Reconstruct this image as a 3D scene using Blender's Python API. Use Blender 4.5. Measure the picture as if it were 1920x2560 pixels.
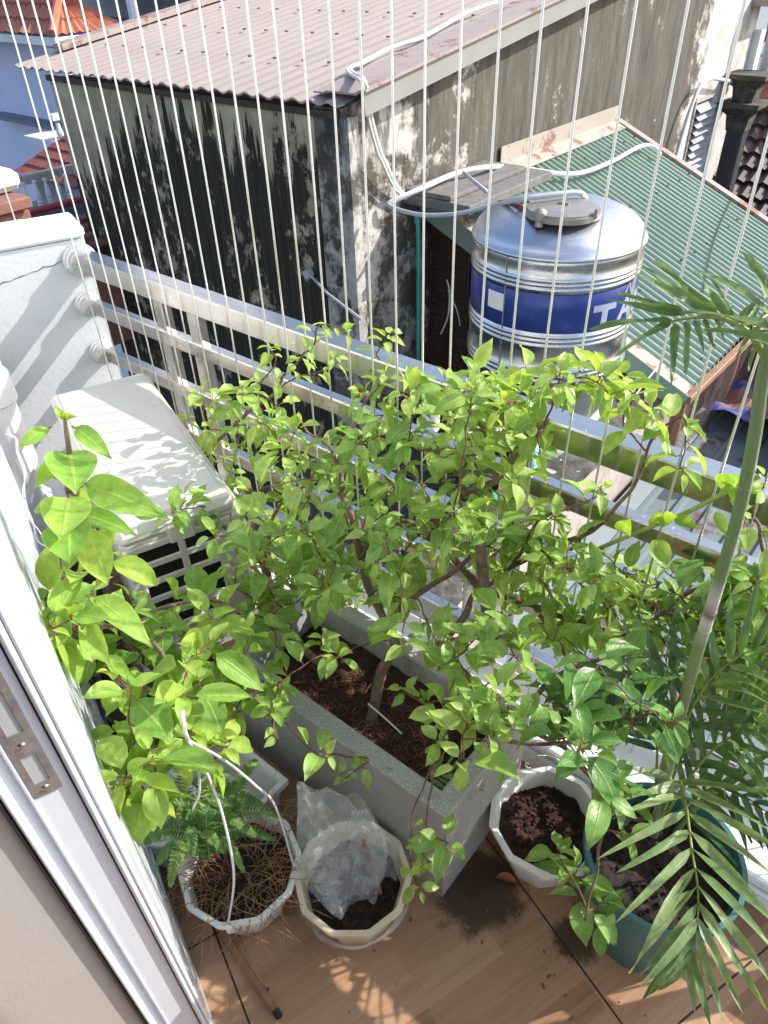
import bpy, math, random
from math import sin, cos, pi, radians, sqrt
from mathutils import Vector as V, Matrix, noise as NZ
random.seed(7)
for o in list(bpy.data.objects): bpy.data.objects.remove(o)
SC = bpy.context.scene; COL = SC.collection

# ------------------------------------------------------------------ camera
PX, PY, F, CZ = 960., 1280., 1806., 1.6
def _c(px, py): return V((px-PX, -(py-PY), -F)).normalized()
UP = -_c(1034, 3570)
XA = -_c(-1800, -55); XA = (XA - XA.dot(UP)*UP).normalized(); YA = UP.cross(XA)
MW = Matrix((XA, YA, UP))                       # camera space -> world
CAM = V((0, 0, CZ))
cam = bpy.data.cameras.new('camera'); co = bpy.data.objects.new('camera', cam); COL.objects.link(co)
co.matrix_world = Matrix.Translation(CAM) @ MW.to_4x4()
cam.sensor_fit = 'HORIZONTAL'; cam.sensor_width = 36; cam.lens = 36*F/1920
cam.clip_start = .02; cam.clip_end = 2000
SC.camera = co
# ------------------------------------------------------------------ light
SUN_EL = radians(35); SAZ = math.atan2(.774, .634)      # direction towards the sun (from +X, ccw)
w = bpy.data.worlds.new('World'); SC.world = w; w.use_nodes = True
nt = w.node_tree; nt.nodes.clear()
sk = nt.nodes.new('ShaderNodeTexSky'); sk.sky_type = 'NISHITA'; sk.sun_disc = False
sk.sun_elevation = SUN_EL; sk.sun_rotation = pi/2 - SAZ; sk.air_density = 1.0; sk.dust_density = 2.0
bg = nt.nodes.new('ShaderNodeBackground'); bg.inputs[1].default_value = .15
wo = nt.nodes.new('ShaderNodeOutputWorld')
nt.links.new(sk.outputs[0], bg.inputs[0]); nt.links.new(bg.outputs[0], wo.inputs[0])
sl = bpy.data.lights.new('sun', 'SUN'); sl.energy = 3.2; sl.angle = radians(.4); sl.color = (1, .955, .88)
so = bpy.data.objects.new('sun', sl); COL.objects.link(so)
sd = V((cos(SAZ)*cos(SUN_EL), sin(SAZ)*cos(SUN_EL), sin(SUN_EL)))
so.rotation_euler = sd.to_track_quat('Z', 'Y').to_euler(); so.location = sd*20
SC.view_settings.view_transform = 'Standard'; SC.view_settings.look = 'None'
SC.view_settings.exposure = 1.06; SC.view_settings.gamma = 1
SC.render.engine = 'CYCLES'
SC.cycles.max_bounces = 8; SC.cycles.transparent_max_bounces = 12

# ------------------------------------------------------------------ pixel helpers (source pixels of the 1920x2560 frame)
def ray(px, py): return MW @ _c(px, py)
def onz(px, py, z): d = ray(px, py); return CAM + d*((z-CZ)/d.z)
def ony(px, py, y): d = ray(px, py); return CAM + d*(y/d.y)
def onx(px, py, x): d = ray(px, py); return CAM + d*(x/d.x)
def at(px, py, t): return CAM + ray(px, py)*t
K = 1/.8641
def d2(px, py, t): return at(px*K, py*K, t)
def dy(px, py, y): return ony(px*K, py*K, y)
def dz(px, py, z): return onz(px*K, py*K, z)
ROT = radians(-20.3)                            # the room is turned against the railing
RA = V((cos(ROT), sin(ROT), 0)); RB = V((-sin(ROT), cos(ROT), 0))
def ab(a, b, z=0): return RA*a + RB*b + V((0, 0, z))

# ------------------------------------------------------------------ materials
class NT:
    def __init__(s, name):
        m = bpy.data.materials.new(name); m.use_nodes = True; s.m = m; s.t = m.node_tree; s.t.nodes.clear()
        s.o = s.t.nodes.new('ShaderNodeOutputMaterial')
        s.b = s.t.nodes.new('ShaderNodeBsdfPrincipled'); s.l(s.b.outputs[0], s.o.inputs[0])
        tc = s.t.nodes.new('ShaderNodeTexCoord'); s.tc = tc
        g = s.t.nodes.new('ShaderNodeNewGeometry'); s.P = g.outputs['Position']; s.geo = g
    def l(s, a, b): s.t.links.new(a, b)
    def n(s, k): return s.t.nodes.new(k)
    def set(s, k, v):
        i = s.b.inputs[k]
        if hasattr(v, 'is_output') or isinstance(v, bpy.types.NodeSocket): s.l(v, i)
        else: i.default_value = v if not isinstance(v, tuple) or len(v) == 4 else (*v, 1)
    def mapd(s, src, sc=(1, 1, 1), rz=0, loc=(0, 0, 0)):
        m = s.n('ShaderNodeMapping'); s.l(src, m.inputs[0]); m.inputs[3].default_value = sc
        m.inputs[2].default_value = (0, 0, rz); m.inputs[1].default_value = loc; return m.outputs[0]
    def noise(s, src, scale, det=5, rough=.6, dist=0):
        n = s.n('ShaderNodeTexNoise'); s.l(src, n.inputs['Vector']); n.inputs['Scale'].default_value = scale
        n.inputs['Detail'].default_value = det; n.inputs['Roughness'].default_value = rough; n.inputs['Distortion'].default_value = dist
        return n.outputs['Fac']
    def vor(s, src, scale, feat='F1', out='Distance'):
        n = s.n('ShaderNodeTexVoronoi'); n.feature = feat; s.l(src, n.inputs['Vector']); n.inputs['Scale'].default_value = scale
        return n.outputs[out]
    def ramp(s, f, stops, const=False):
        r = s.n('ShaderNodeValToRGB'); s.l(f, r.inputs[0]); e = r.color_ramp.elements
        if const: r.color_ramp.interpolation = 'CONSTANT'
        while len(e) > 1: e.remove(e[-1])
        for i, (p, c) in enumerate(stops):
            x = e[0] if i == 0 else e.new(p)
            x.position = p; x.color = (c, c, c, 1) if not isinstance(c, tuple) else (*c, 1)
        return r.outputs[0]
    def mix(s, f, a, b, mode='MIX'):
        m = s.n('ShaderNodeMix'); m.data_type = 'RGBA'; m.blend_type = mode
        for k, v in ((0, f), (6, a), (7, b)):
            if isinstance(v, bpy.types.NodeSocket): s.l(v, m.inputs[k])
            else: m.inputs[k].default_value = v if k == 0 else (*v, 1)
        return m.outputs[2]
    def math(s, op, a, b=0, clamp=False):
        m = s.n('ShaderNodeMath'); m.operation = op; m.use_clamp = clamp
        for k, v in ((0, a), (1, b)):
            if isinstance(v, bpy.types.NodeSocket): s.l(v, m.inputs[k])
            else: m.inputs[k].default_value = v
        return m.outputs[0]
    def sep(s, src):
        x = s.n('ShaderNodeSeparateXYZ'); s.l(src, x.inputs[0]); return x.outputs
    def bump(s, h, st=.3, d=.01):
        b = s.n('ShaderNodeBump'); s.l(h, b.inputs['Height']); b.inputs['Strength'].default_value = st
        b.inputs['Distance'].default_value = d; s.l(b.outputs[0], s.b.inputs['Normal']); return b

def simple(name, c, rough=.5, metal=0, var=.15, scale=6, bump=0, bscale=80, dirt=None, dirtamt=.35, dscale=5):
    q = NT(name); f = q.noise(q.P, scale, 6)
    lo = tuple(max(0, x*(1-var)) for x in c); hi = tuple(min(1, x*(1+var)) for x in c)
    colr = q.ramp(f, [(.3, lo), (.7, hi)])
    if dirt:
        m = q.ramp(q.noise(q.P, dscale, 9, .75), [(1-dirtamt-.12, 0.), (1-dirtamt+.1, 1.)])
        colr = q.mix(m, colr, dirt)
    q.set('Base Color', colr); q.set('Metallic', metal)
    r = q.ramp(q.noise(q.P, scale*3, 4), [(.3, max(0, rough-.08)), (.7, min(1, rough+.1))]); q.set('Roughness', r)
    if bump: q.bump(q.noise(q.P, bscale, 6), bump, .004)
    return q.m

M = {}
M['white_paint'] = simple('white_paint', (.66, .69, .71), .55, 0, .03, 3, .35, 60, (.58, .58, .55), .12, 9)
M['white_gloss'] = simple('white_gloss', (.68, .73, .80), .22, 0, .02, 3)
M['wall_render'] = simple('wall_render', (.49, .52, .55), .7, 0, .02, 3, .5, 55)
M['sill_white'] = simple('sill_white', (.80, .82, .84), .35, 0, .03, 3, .1, 50, (.6, .6, .57), .16, 12)
M['beige'] = simple('beige', (.47, .445, .42), .7, 0, .03, 3, .1, 120)
M['alu'] = simple('alu', (.50, .51, .52), .3, .55, .05, 5)
M['worn_plate'] = simple('worn_plate', (.30, .30, .31), .4, .5, .3, 40, .2, 150, (.12, .11, .10), .35, 30)
M['screw'] = simple('screw', (.55, .55, .55), .3, 1, .1, 40)
M['dark_gap'] = simple('dark_gap', (.012, .012, .013), .7)
M['pvc_white'] = simple('pvc_white', (.76, .77, .78), .3, 0, .04, 8, 0, 1, (.5, .49, .46), .2, 14)
M['pvc_grey'] = simple('pvc_grey', (.42, .44, .47), .35, 0, .08, 8)
M['cable_white'] = simple('cable_white', (.66, .65, .58), .4, 0, .12, 12)
M['cable_black'] = simple('cable_black', (.012, .013, .016), .4)
M['teal_pvc'] = simple('teal_pvc', (.08, .42, .40), .35, 0, .12, 6, 0, 1, (.03, .16, .15), .25, 8)
M['rust'] = simple('rust', (.28, .12, .07), .75, 0, .35, 12, .4, 60, (.10, .04, .025), .4, 9)
M['brown_wood'] = simple('brown_wood', (.30, .155, .10), .6, 0, .25, 14, .3, 60)
M['dark_brown'] = simple('dark_brown', (.055, .033, .026), .6, 0, .3, 12, .2, 60)
M['stick'] = simple('stick', (.27, .14, .07), .6, 0, .25, 25, .3, 60, (.05, .03, .02), .22, 12)
M['bark'] = simple('bark', (.20, .135, .095), .85, 0, .35, 40, .9, 130, (.07, .045, .03), .4, 50)
M['twig'] = simple('twig', (.135, .068, .045), .7, 0, .3, 30, .4, 150)
M['green_twig'] = simple('green_twig', (.24, .30, .07), .6, 0, .25, 30)
M['pot_white'] = simple('pot_white', (.78, .775, .75), .35, 0, .04, 6, .1, 30, (.55, .50, .43), .17, 16)
M['pot_cream'] = simple('pot_cream', (.64, .55, .38), .45, 0, .12, 9, .15, 40, (.42, .28, .12), .34, 14)
M['pot_teal'] = simple('pot_teal', (.05, .155, .165), .38, 0, .12, 6, .1, 50, (.025, .07, .07), .2, 12)
M['rope'] = simple('rope', (.72, .72, .70), .7, 0, .08, 200, .6, 500)
M['dry'] = simple('dry', (.30, .17, .085), .8, 0, .35, 40)
M['dead_leaf'] = simple('dead_leaf', (.36, .15, .05), .8, 0, .35, 40)
M['ac_white'] = simple('ac_white', (.50, .49, .445), .42, 0, .035, 5, .08, 60, (.33, .28, .21), .30, 8)
M['ac_dark'] = simple('ac_dark', (.015, .016, .017), .35, .5, .3, 80)
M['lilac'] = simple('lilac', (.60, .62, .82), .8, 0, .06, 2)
M['lilac_lit'] = simple('lilac_sunlit', (.62, .63, .74), .75, 0, .05, 2)  # second lilac for the same house, its lit look put into the colour
M['grey_wall'] = simple('grey_wall', (.74, .76, .76), .85, 0, .08, 2)
M['shade_wall'] = simple('shade_wall', (.20, .21, .25), .85, 0, .08, 2)  # dark wall tone with the shade put into the colour
M['dark_metal'] = simple('dark_metal', (.05, .052, .055), .55, .2, .25, 8, .2, 40, (.12, .11, .10), .2, 5)
M['mossy'] = simple('mossy', (.10, .095, .08), .9, 0, .4, 18, .9, 60, (.022, .025, .02), .45, 8)
M['mossy2'] = simple('debris', (.05, .05, .045), .95, 0, .6, 60, 1, 90, (.20, .21, .20), .2, 60)
M['concrete_pale'] = simple('concrete_pale', (.42, .37, .33), .85, 0, .18, 9, .5, 50, (.16, .12, .10), .34, 6)  # pale concrete with darker stains
M['slab'] = simple('slab', (.16, .155, .15), .85, 0, .25, 14, .5, 80, (.05, .05, .045), .3, 8)
M['ground'] = simple('ground', (.05, .05, .048), .9, 0, .3, .6)
M['brick_red'] = simple('brick_red', (.24, .11, .085), .85, 0, .3, 8, .4, 30, (.25, .12, .09), .35, 6)
M['red_paint'] = simple('red_paint', (.38, .05, .07), .5, 0, .1, 5)
M['louvre_blue'] = simple('louvre_blue', (.27, .29, .35), .5, .1, .1, 9)
M['blue_bits'] = simple('blue_bits', (.12, .22, .30), .5, 0, .6, 2)
M['foliage_far'] = simple('foliage_far', (.10, .26, .05), .6, 0, .5, 8)
M['glass_dark'] = simple('glass_dark', (.04, .06, .08), .15)
M['tarp'] = None
M['terracotta'] = simple('terracotta', (.30, .12, .07), .8, 0, .2, 10)

def m_cable():
    q = NT('steel_cable'); z = q.sep(q.P)[2]
    q.set('Base Color', q.ramp(q.noise(q.P, 3, 4), [(.35, (.78, .78, .77)), (.62, (.66, .65, .62)), (.75, (.45, .38, .26))]))
    q.set('Metallic', .25); q.set('Roughness', .35)
    wv = q.n('ShaderNodeTexWave'); q.l(q.mapd(q.P, (300, 300, 180)), wv.inputs[0]); wv.inputs['Scale'].default_value = 1
    q.bump(wv.outputs['Fac'], .3, .001); return q.m
M['steel_cable'] = m_cable()

def m_steel(name, base=(.57, .55, .51), rough=.13, spots=True):
    q = NT(name)
    c = q.ramp(q.noise(q.P, 5, 5), [(.3, tuple(x*.88 for x in base)), (.7, base)])
    r = q.ramp(q.noise(q.mapd(q.P, (3, 30, 30)), 3, 5), [(.3, rough), (.7, rough+.14)])
    if spots:
        m = q.ramp(q.noise(q.P, 75, 3, .5), [(.70, 0.), (.72, 1.)])
        big = q.ramp(q.noise(q.P, 3.3, 3), [(.5, 0.), (.62, 1.)])
        m = q.math('MULTIPLY', m, big)
        c = q.mix(m, c, (.10, .09, .08)); r = q.mix(m, r, (.8, .8, .8))
        m2 = q.ramp(q.noise(q.P, 85, 2, .5), [(.725, 0.), (.735, 1.)])
        c = q.mix(m2, c, (.9, .9, .9)); mm = q.math('SUBTRACT', 1, m, True); q.set('Metallic', mm)
    else: q.set('Metallic', 1.0)
    q.set('Base Color', c); q.set('Roughness', r)
    q.bump(q.noise(q.mapd(q.P, (2, 1, 1)), 6, 2), .12, .004); return q.m
M['steel'] = m_steel('stainless_steel')
M['tank_steel'] = m_steel('tank_steel', (.60, .61, .63), .23, False)
M['dome_steel'] = m_steel('dome_steel', (.60, .62, .67), .33, False)
M['lid'] = simple('lid', (.31, .295, .26), .45, .5, .12, 8, .1, 40, (.25, .22, .18), .3, 9)

def m_leaf(name, c0, c1, c2, edge=(.42, .55, .10), trans=.42, gloss=.38):
    q = NT(name)
    at_ = q.n('ShaderNodeAttribute'); at_.attribute_name = 'tone'
    t = q.sep(at_.outputs['Color'])
    col = q.ramp(t[0], [(0, c0), (.5, c1), (1, c2)])
    uv = q.n('ShaderNodeUVMap'); uv.uv_map = 'UVMap'; s = q.sep(uv.outputs[0])
    av = q.math('ABSOLUTE', q.math('SUBTRACT', s[1], .5))        # 0 midrib .. .5 edge
    rib = q.ramp(av, [(0, 1.), (.028, .8), (.05, 0.)])
    ph = q.math('ADD', q.math('MULTIPLY', s[0], 44), q.math('MULTIPLY', av, -34))
    sv = q.ramp(q.math('SINE', ph), [(.0, 0.), (.90, 0.), (1, 1.)])
    ed = q.ramp(av, [(.46, 0.), (.49, 1.)])
    col = q.mix(q.math('MULTIPLY', rib, .55), col, edge)
    col = q.mix(q.math('MULTIPLY', sv, .22), col, edge)
    col = q.mix(q.math('MULTIPLY', ed, .6), col, edge)
    bl = q.ramp(q.noise(q.P, 60, 4), [(.35, .78), (.65, 1.12)])
    col = q.mix(1.0, col, bl, 'MULTIPLY')
    sp_ = q.ramp(q.noise(q.P, 48, 5, .7), [(.675, 0.), (.70, .75)]); col = q.mix(sp_, col, (.26, .20, .05))
    q.set('Base Color', col); q.set('Roughness', gloss); q.set('Specular IOR Level', .45)
    h = q.math('ADD', q.math('MULTIPLY', sv, -.6), q.math('MULTIPLY', rib, -1.0))
    h = q.math('ADD', h, q.math('MULTIPLY', q.noise(q.P, 90, 3), .9))
    q.bump(h, .5, .0022)
    tr = q.n('ShaderNodeBsdfTranslucent'); q.l(q.mix(1.0, col, (1.25, 1.15, .45), 'MULTIPLY'), tr.inputs[0])
    mx = q.n('ShaderNodeMixShader'); mx.inputs[0].default_value = trans
    q.l(q.b.outputs[0], mx.inputs[1]); q.l(tr.outputs[0], mx.inputs[2]); q.l(mx.outputs[0], q.o.inputs[0])
    return q.m
M['leaf'] = m_leaf('leaf', (.14, .29, .06), (.26, .45, .09), (.43, .59, .15), (.54, .66, .24))
M['leaf_big'] = m_leaf('leaf_big', (.13, .29, .05), (.22, .42, .07), (.40, .56, .10), (.48, .60, .14), .45, .45)
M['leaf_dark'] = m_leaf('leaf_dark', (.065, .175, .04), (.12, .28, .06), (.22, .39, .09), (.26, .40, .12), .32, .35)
M['palm'] = m_leaf('palm', (.055, .14, .05), (.14, .25, .085), (.30, .40, .17), (.26, .38, .17), .32, .36)
M['fern'] = m_leaf('fern', (.05, .14, .035), (.10, .23, .055), (.20, .32, .08), (.2, .32, .09), .3, .5)

def m_front_wall():                # black algae running down a rendered wall
    q = NT('algae_wall'); s = q.sep(q.P)
    base = q.ramp(q.noise(q.P, 2.2, 8, .7), [(.3, (.25, .205, .125)), (.5, (.44, .375, .25)), (.7, (.62, .55, .40))])
    drip = q.noise(q.mapd(q.P, (7.5, 1, .28)), 1.3, 5, .65)          # long vertical tongues
    zt = q.math('MULTIPLY', q.math('SUBTRACT', .66, s[2]), 1.7)      # 0 under the eave, growing down
    m = q.math('ADD', zt, q.math('MULTIPLY', q.math('SUBTRACT', drip, .5), 4.0))
    left = q.math('MULTIPLY', q.math('SUBTRACT', -6.2, s[0]), 1.6, True)   # clean strip towards the far end
    m = q.math('SUBTRACT', m, q.math('MULTIPLY', left, q.math('ADD', 1.1, q.math('MULTIPLY', s[2], .75))))
    m = q.ramp(m, [(.26, 0.), (.36, 1.)])
    blot = q.ramp(q.noise(q.mapd(q.P, (1, 1, .6)), 4.6, 9, .74), [(.545, 0.), (.60, 1.)])
    low = q.ramp(s[2], [(-.0, 1.), (1, 1.)])
    m = q.math('MULTIPLY', m, q.math('SUBTRACT', 1, q.math('MULTIPLY', blot, .85)))
    dark = q.ramp(q.noise(q.mapd(q.P, (12, 1, .5)), 2, 6), [(.35, (.012, .010, .005)), (.65, (.050, .043, .026))])
    q.set('Base Color', q.mix(m, base, dark)); q.set('Roughness', .92)
    q.bump(q.noise(q.P, 14, 8, .7), .5, .03); return q.m
M['front_wall'] = m_front_wall()

def m_side_wall():
    q = NT('stained_render'); s = q.sep(q.P)
    f = q.noise(q.mapd(q.P, (1, 2.6, .5)), 2.2, 9, .7)
    base = q.ramp(f, [(.3, (.042, .037, .030)), (.48, (.088, .076, .060)), (.62, (.13, .113, .092)), (.75, (.21, .19, .16))])
    # pale patches by the near corner and along the shed flashing
    dy_ = q.math('SUBTRACT', 5.6, s[1]); pal = q.math('MULTIPLY', dy_, .75, True)
    pn = q.noise(q.P, 2.6, 9, .72)
    pm = q.ramp(q.math('ADD', pn, q.math('MULTIPLY', pal, .15)), [(.60, 0.), (.68, 1.)])
    c = q.mix(pm, base, q.ramp(q.noise(q.P, 12, 6), [(.3, (.38, .35, .31)), (.7, (.62, .60, .57))]))
    # dark running stains in the corner
    km = q.ramp(q.math('SUBTRACT', q.noise(q.mapd(q.P, (1, 3, .7)), 1.9, 8, .7), q.math('MULTIPLY', q.math('SUBTRACT', s[1], 4.6), .10)), [(.50, 0.), (.58, 1.)])
    km = q.math('MULTIPLY', km, q.ramp(s[2], [(-.0, .25), (.55, 1.)]))
    c = q.mix(q.math('MULTIPLY', km, .75), c, (.025, .025, .020))
    # bare light band at the far end
    fe = q.math('ADD', q.math('SUBTRACT', s[1], 10.5), q.math('MULTIPLY', q.math('SUBTRACT', pn, .5), 2.6))
    c = q.mix(q.ramp(fe, [(.0, 0.), (.25, 1.)]), c, q.ramp(q.noise(q.P, 7, 6), [(.35, (.42, .38, .34)), (.6, (.66, .62, .58))]))
    fl = q.ramp(q.noise(q.P, 9, 4, .6), [(.735, 0.), (.745, 1.)])
    c = q.mix(fl, c, (.7, .68, .65))
    q.set('Base Color', c); q.set('Roughness', .9); q.bump(q.noise(q.P, 22, 8, .7), .45, .02); return q.m
M['side_wall'] = m_side_wall()

def m_roof(name, c, worn, pit=(.10, .085, .08)):
    q = NT(name)
    f = q.noise(q.P, 1.4, 7, .65)
    k = q.ramp(f, [(.3, tuple(x*.86 for x in c)), (.7, c)])
    k = q.mix(q.ramp(q.noise(q.P, 5, 9, .75), [(.62, 0.), (.70, .7)]), k, worn)
    q.set('Base Color', q.mix(q.ramp(q.noise(q.P, 24, 3), [(.74, 0.), (.76, 1.)]), k, pit))
    q.set('Roughness', .6); q.bump(q.noise(q.P, 30, 5), .15, .01); return q.m
M['pink_roof'] = m_roof('pink_roof', (.38, .315, .280), (.31, .25, .22))
M['green_roof'] = m_roof('green_roof', (.255, .345, .275), (.34, .39, .33))
M['blue_roof'] = m_roof('blue_roof', (.15, .19, .20), (.24, .26, .26))
def m_flaky(name, c, r, amt=.5, sc=5):
    q = NT(name); m = q.ramp(q.noise(q.P, sc, 9, .72), [(1-amt-.02, 0.), (1-amt+.03, 1.)])
    rc = q.ramp(q.noise(q.P, 30, 5), [(.3, tuple(x*.6 for x in r)), (.7, r)])
    q.set('Base Color', q.mix(m, q.ramp(q.noise(q.P, 3, 4), [(.3, tuple(x*.88 for x in c)), (.7, c)]), rc)); q.set('Roughness', .7)
    q.bump(m, .4, .003); return q.m
M['flash'] = m_flaky('flaky_flashing', (.38, .34, .29), (.27, .13, .09), .44, 4)
M['fascia_grey'] = m_flaky('fascia_grey', (.27, .265, .245), (.30, .18, .14), .34, 3)
M['rust_cap'] = m_flaky('rusty_capping', (.36, .29, .265), (.26, .12, .085), .43, 4)
M['fascia_cream'] = m_flaky('fascia_cream', (.37, .36, .28), (.28, .11, .07), .46, 5)
M['fascia_green'] = m_flaky('fascia_green', (.20, .30, .25), (.3, .12, .08), .2, 5)
M['blue_flaky'] = m_flaky('blue_flaky_sheet', (.145, .185, .20), (.15, .06, .045), .43, 2.6)
M['tarp'] = m_flaky('tarp', (.32, .16, .13), (.06, .09, .42), .50, 3.5)

def m_floor():
    q = NT('wood_tile'); p = q.mapd(q.P, (1, 1, 1), -ROT)        # x = a, y = b
    sp = q.sep(p); cx = q.n('ShaderNodeCombineXYZ'); q.l(sp[1], cx.inputs[0]); q.l(sp[0], cx.inputs[1])
    br = q.n('ShaderNodeTexBrick'); q.l(cx.outputs[0], br.inputs[0]); br.inputs['Scale'].default_value = 1
    br.inputs['Brick Width'].default_value = .29; br.inputs['Row Height'].default_value = .058; br.offset = .37; br.offset_frequency = 2
    br.inputs['Mortar Size'].default_value = 0; br.inputs['Color1'].default_value = (0, 0, 0, 1); br.inputs['Color2'].default_value = (1, 1, 1, 1)
    br.inputs['Bias'].default_value = 0
    g = q.noise(q.mapd(cx.outputs[0], (3, 60, 1)), 1.2, 7, .65, .6)
    g2 = q.noise(q.mapd(cx.outputs[0], (14, 240, 1)), 1, 4, .6)
    f = q.math('ADD', q.math('MULTIPLY', br.outputs[0], .40), q.math('ADD', q.math('MULTIPLY', g, .55), q.math('MULTIPLY', g2, .25)))
    c = q.ramp(f, [(.24, (.20, .105, .055)), (.56, (.335, .19, .105)), (.90, (.46, .29, .175))])
    def line(s, off):
        u = q.math('ABSOLUTE', q.math('SUBTRACT', q.math('FRACT', q.math('DIVIDE', q.math('SUBTRACT', s, off), .6)), .5))
        return q.math('GREATER_THAN', u, .4966)
    ln = q.math('MAXIMUM', line(sp[0], -.143), line(sp[1], .587))
    # wet soil washed out from under the planter
    dd = q.n('ShaderNodeVectorMath'); dd.operation = 'DISTANCE'; q.l(q.mapd(q.P, (1, 1, 1)), dd.inputs[0]); dd.inputs[1].default_value = (-.33, .66, 0)
    n1 = q.noise(q.P, 9, 8, .75); n2 = q.noise(q.P, 90, 5, .8)
    st = q.math('SUBTRACT', q.math('ADD', n1, q.math('MULTIPLY', n2, .35)), q.math('MULTIPLY', dd.outputs['Value'], 5.0))
    st = q.ramp(st, [(.10, 0.), (.33, .9)])
    d3 = q.n('ShaderNodeVectorMath'); d3.operation = 'DISTANCE'; q.l(q.P, d3.inputs[0]); d3.inputs[1].default_value = (-.12, .70, 0)
    st2 = q.ramp(q.math('SUBTRACT', q.math('ADD', n1, q.math('MULTIPLY', n2, .4)), q.math('MULTIPLY', d3.outputs['Value'], 9.0)), [(.20, 0.), (.36, .85)])
    st = q.math('MAXIMUM', st, st2)
    c = q.mix(ln, c, (.03, .018, .012)); c = q.mix(st, c, (.035, .020, .013))
    spk = q.ramp(q.noise(q.P, 55, 2, .5), [(.735, 0.), (.75, .8)]); c = q.mix(spk, c, (.05, .025, .015))
    q.set('Base Color', c); q.set('Roughness', q.ramp(g, [(.3, .30), (.7, .46)])); q.set('Specular IOR Level', .4)
    q.bump(q.math('SUBTRACT', q.math('MULTIPLY', g2, .25), q.math('MULTIPLY', ln, 1)), .25, .002); return q.m
M['floor'] = m_floor()

def m_terrazzo():
    q = NT('washed_concrete')
    v = q.ramp(q.noise(q.P, 270, 2, .5), [(.58, 0.), (.66, .8)])
    c = q.ramp(q.noise(q.P, 7, 7), [(.3, (.28, .28, .26)), (.7, (.40, .395, .37))])
    c = q.mix(v, c, (.60, .60, .56))
    c = q.mix(q.ramp(q.noise(q.P, 150, 2, .5), [(.68, 0.), (.74, .6)]), c, (.18, .18, .165))
    c = q.mix(q.ramp(q.noise(q.mapd(q.P, (1, 1, .35)), 7, 8, .75), [(.56, 0.), (.66, .5)]), c, (.17, .15, .125))
    q.set('Base Color', c); q.set('Roughness', .6); q.bump(v, .3, .001); return q.m
M['terrazzo'] = m_terrazzo()
def m_soil(name, a, b, sc=60):
    q = NT(name); f = q.noise(q.P, sc, 9, .8)
    q.set('Base Color', q.ramp(f, [(.32, tuple(x*.25 for x in a)), (.5, a), (.66, b), (.78, tuple(min(1, x*1.5) for x in b))])); q.set('Roughness', .95)
    q.bump(q.noise(q.mapd(q.P, (1, 1.7, 1)), sc*2.2, 8, .8), 1, .006); return q.m
M['soil'] = m_soil('soil', (.055, .022, .013), (.115, .045, .028))
M['soil_dark'] = m_soil('soil_dark', (.035, .022, .016), (.085, .055, .042), 50)
def m_bag():
    q = NT('clear_film'); q.set('Base Color', (.85, .9, .93)); q.set('Roughness', .22)
    q.bump(q.noise(q.P, 14, 3, .5, 1.5), .5, .008)
    tr = q.n('ShaderNodeBsdfTransparent'); mx = q.n('ShaderNodeMixShader')
    tl = q.n('ShaderNodeBsdfTranslucent'); tl.inputs[0].default_value = (.8, .86, .9, 1)
    m2 = q.n('ShaderNodeMixShader'); m2.inputs[0].default_value = .4; q.l(q.b.outputs[0], m2.inputs[1]); q.l(tl.outputs[0], m2.inputs[2])
    q.l(q.ramp(q.noise(q.P, 22, 6, .7, 1), [(.3, .07), (.72, .42)]), mx.inputs[0])
    q.l(tr.outputs[0], mx.inputs[1]); q.l(m2.outputs[0], mx.inputs[2]); q.l(mx.outputs[0], q.o.inputs[0]); return q.m
M['bag'] = m_bag()
def m_band():
    q = NT('blue_band'); q.set('Base Color', q.ramp(q.noise(q.P, 9, 4), [(.40, (.024, .050, .22)), (.66, (.032, .065, .27)), (.73, (.10, .13, .32))]))
    q.set('Roughness', .28); q.set('Metallic', .2); return q.m
M['band'] = m_band()
def m_cane():
    q = NT('cane'); z = q.sep(q.P)[2]; n = q.math('ADD', z, q.math('MULTIPLY', q.noise(q.P, 12, 4), .05))
    c = q.ramp(n, [(.0, (.20, .26, .12)), (.78, (.19, .25, .11)), (.835, (.50, .46, .42)), (.85, (.14, .10, .08)), (.885, (.45, .42, .40)), (.93, (.13, .19, .085)), (1., (.12, .19, .08))])
    q.set('Base Color', c); q.set('Roughness', .4); q.bump(q.noise(q.P, 60, 4), .2, .002); return q.m
M['cane'] = m_cane()
def m_tile(name, a, b):
    q = NT(name); q.set('Base Color', q.ramp(q.noise(q.P, 5, 6, .7), [(.3, a), (.7, b)])); q.set('Roughness', .55); q.set('Specular IOR Level', .5); return q.m
M['tile_orange'] = m_tile('tile_orange', (.36, .11, .06), (.52, .19, .11))
M['tile_maroon'] = m_tile('tile_maroon', (.20, .06, .045), (.32, .11, .085))
M['tile_dark'] = m_tile('tile_dark', (.018, .011, .011), (.075, .035, .032))
def m_mesh():
    q = NT('chicken_wire'); q.set('Base Color', (.30, .22, .19)); q.set('Roughness', .6); return q.m
M['wire'] = m_mesh()

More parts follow.
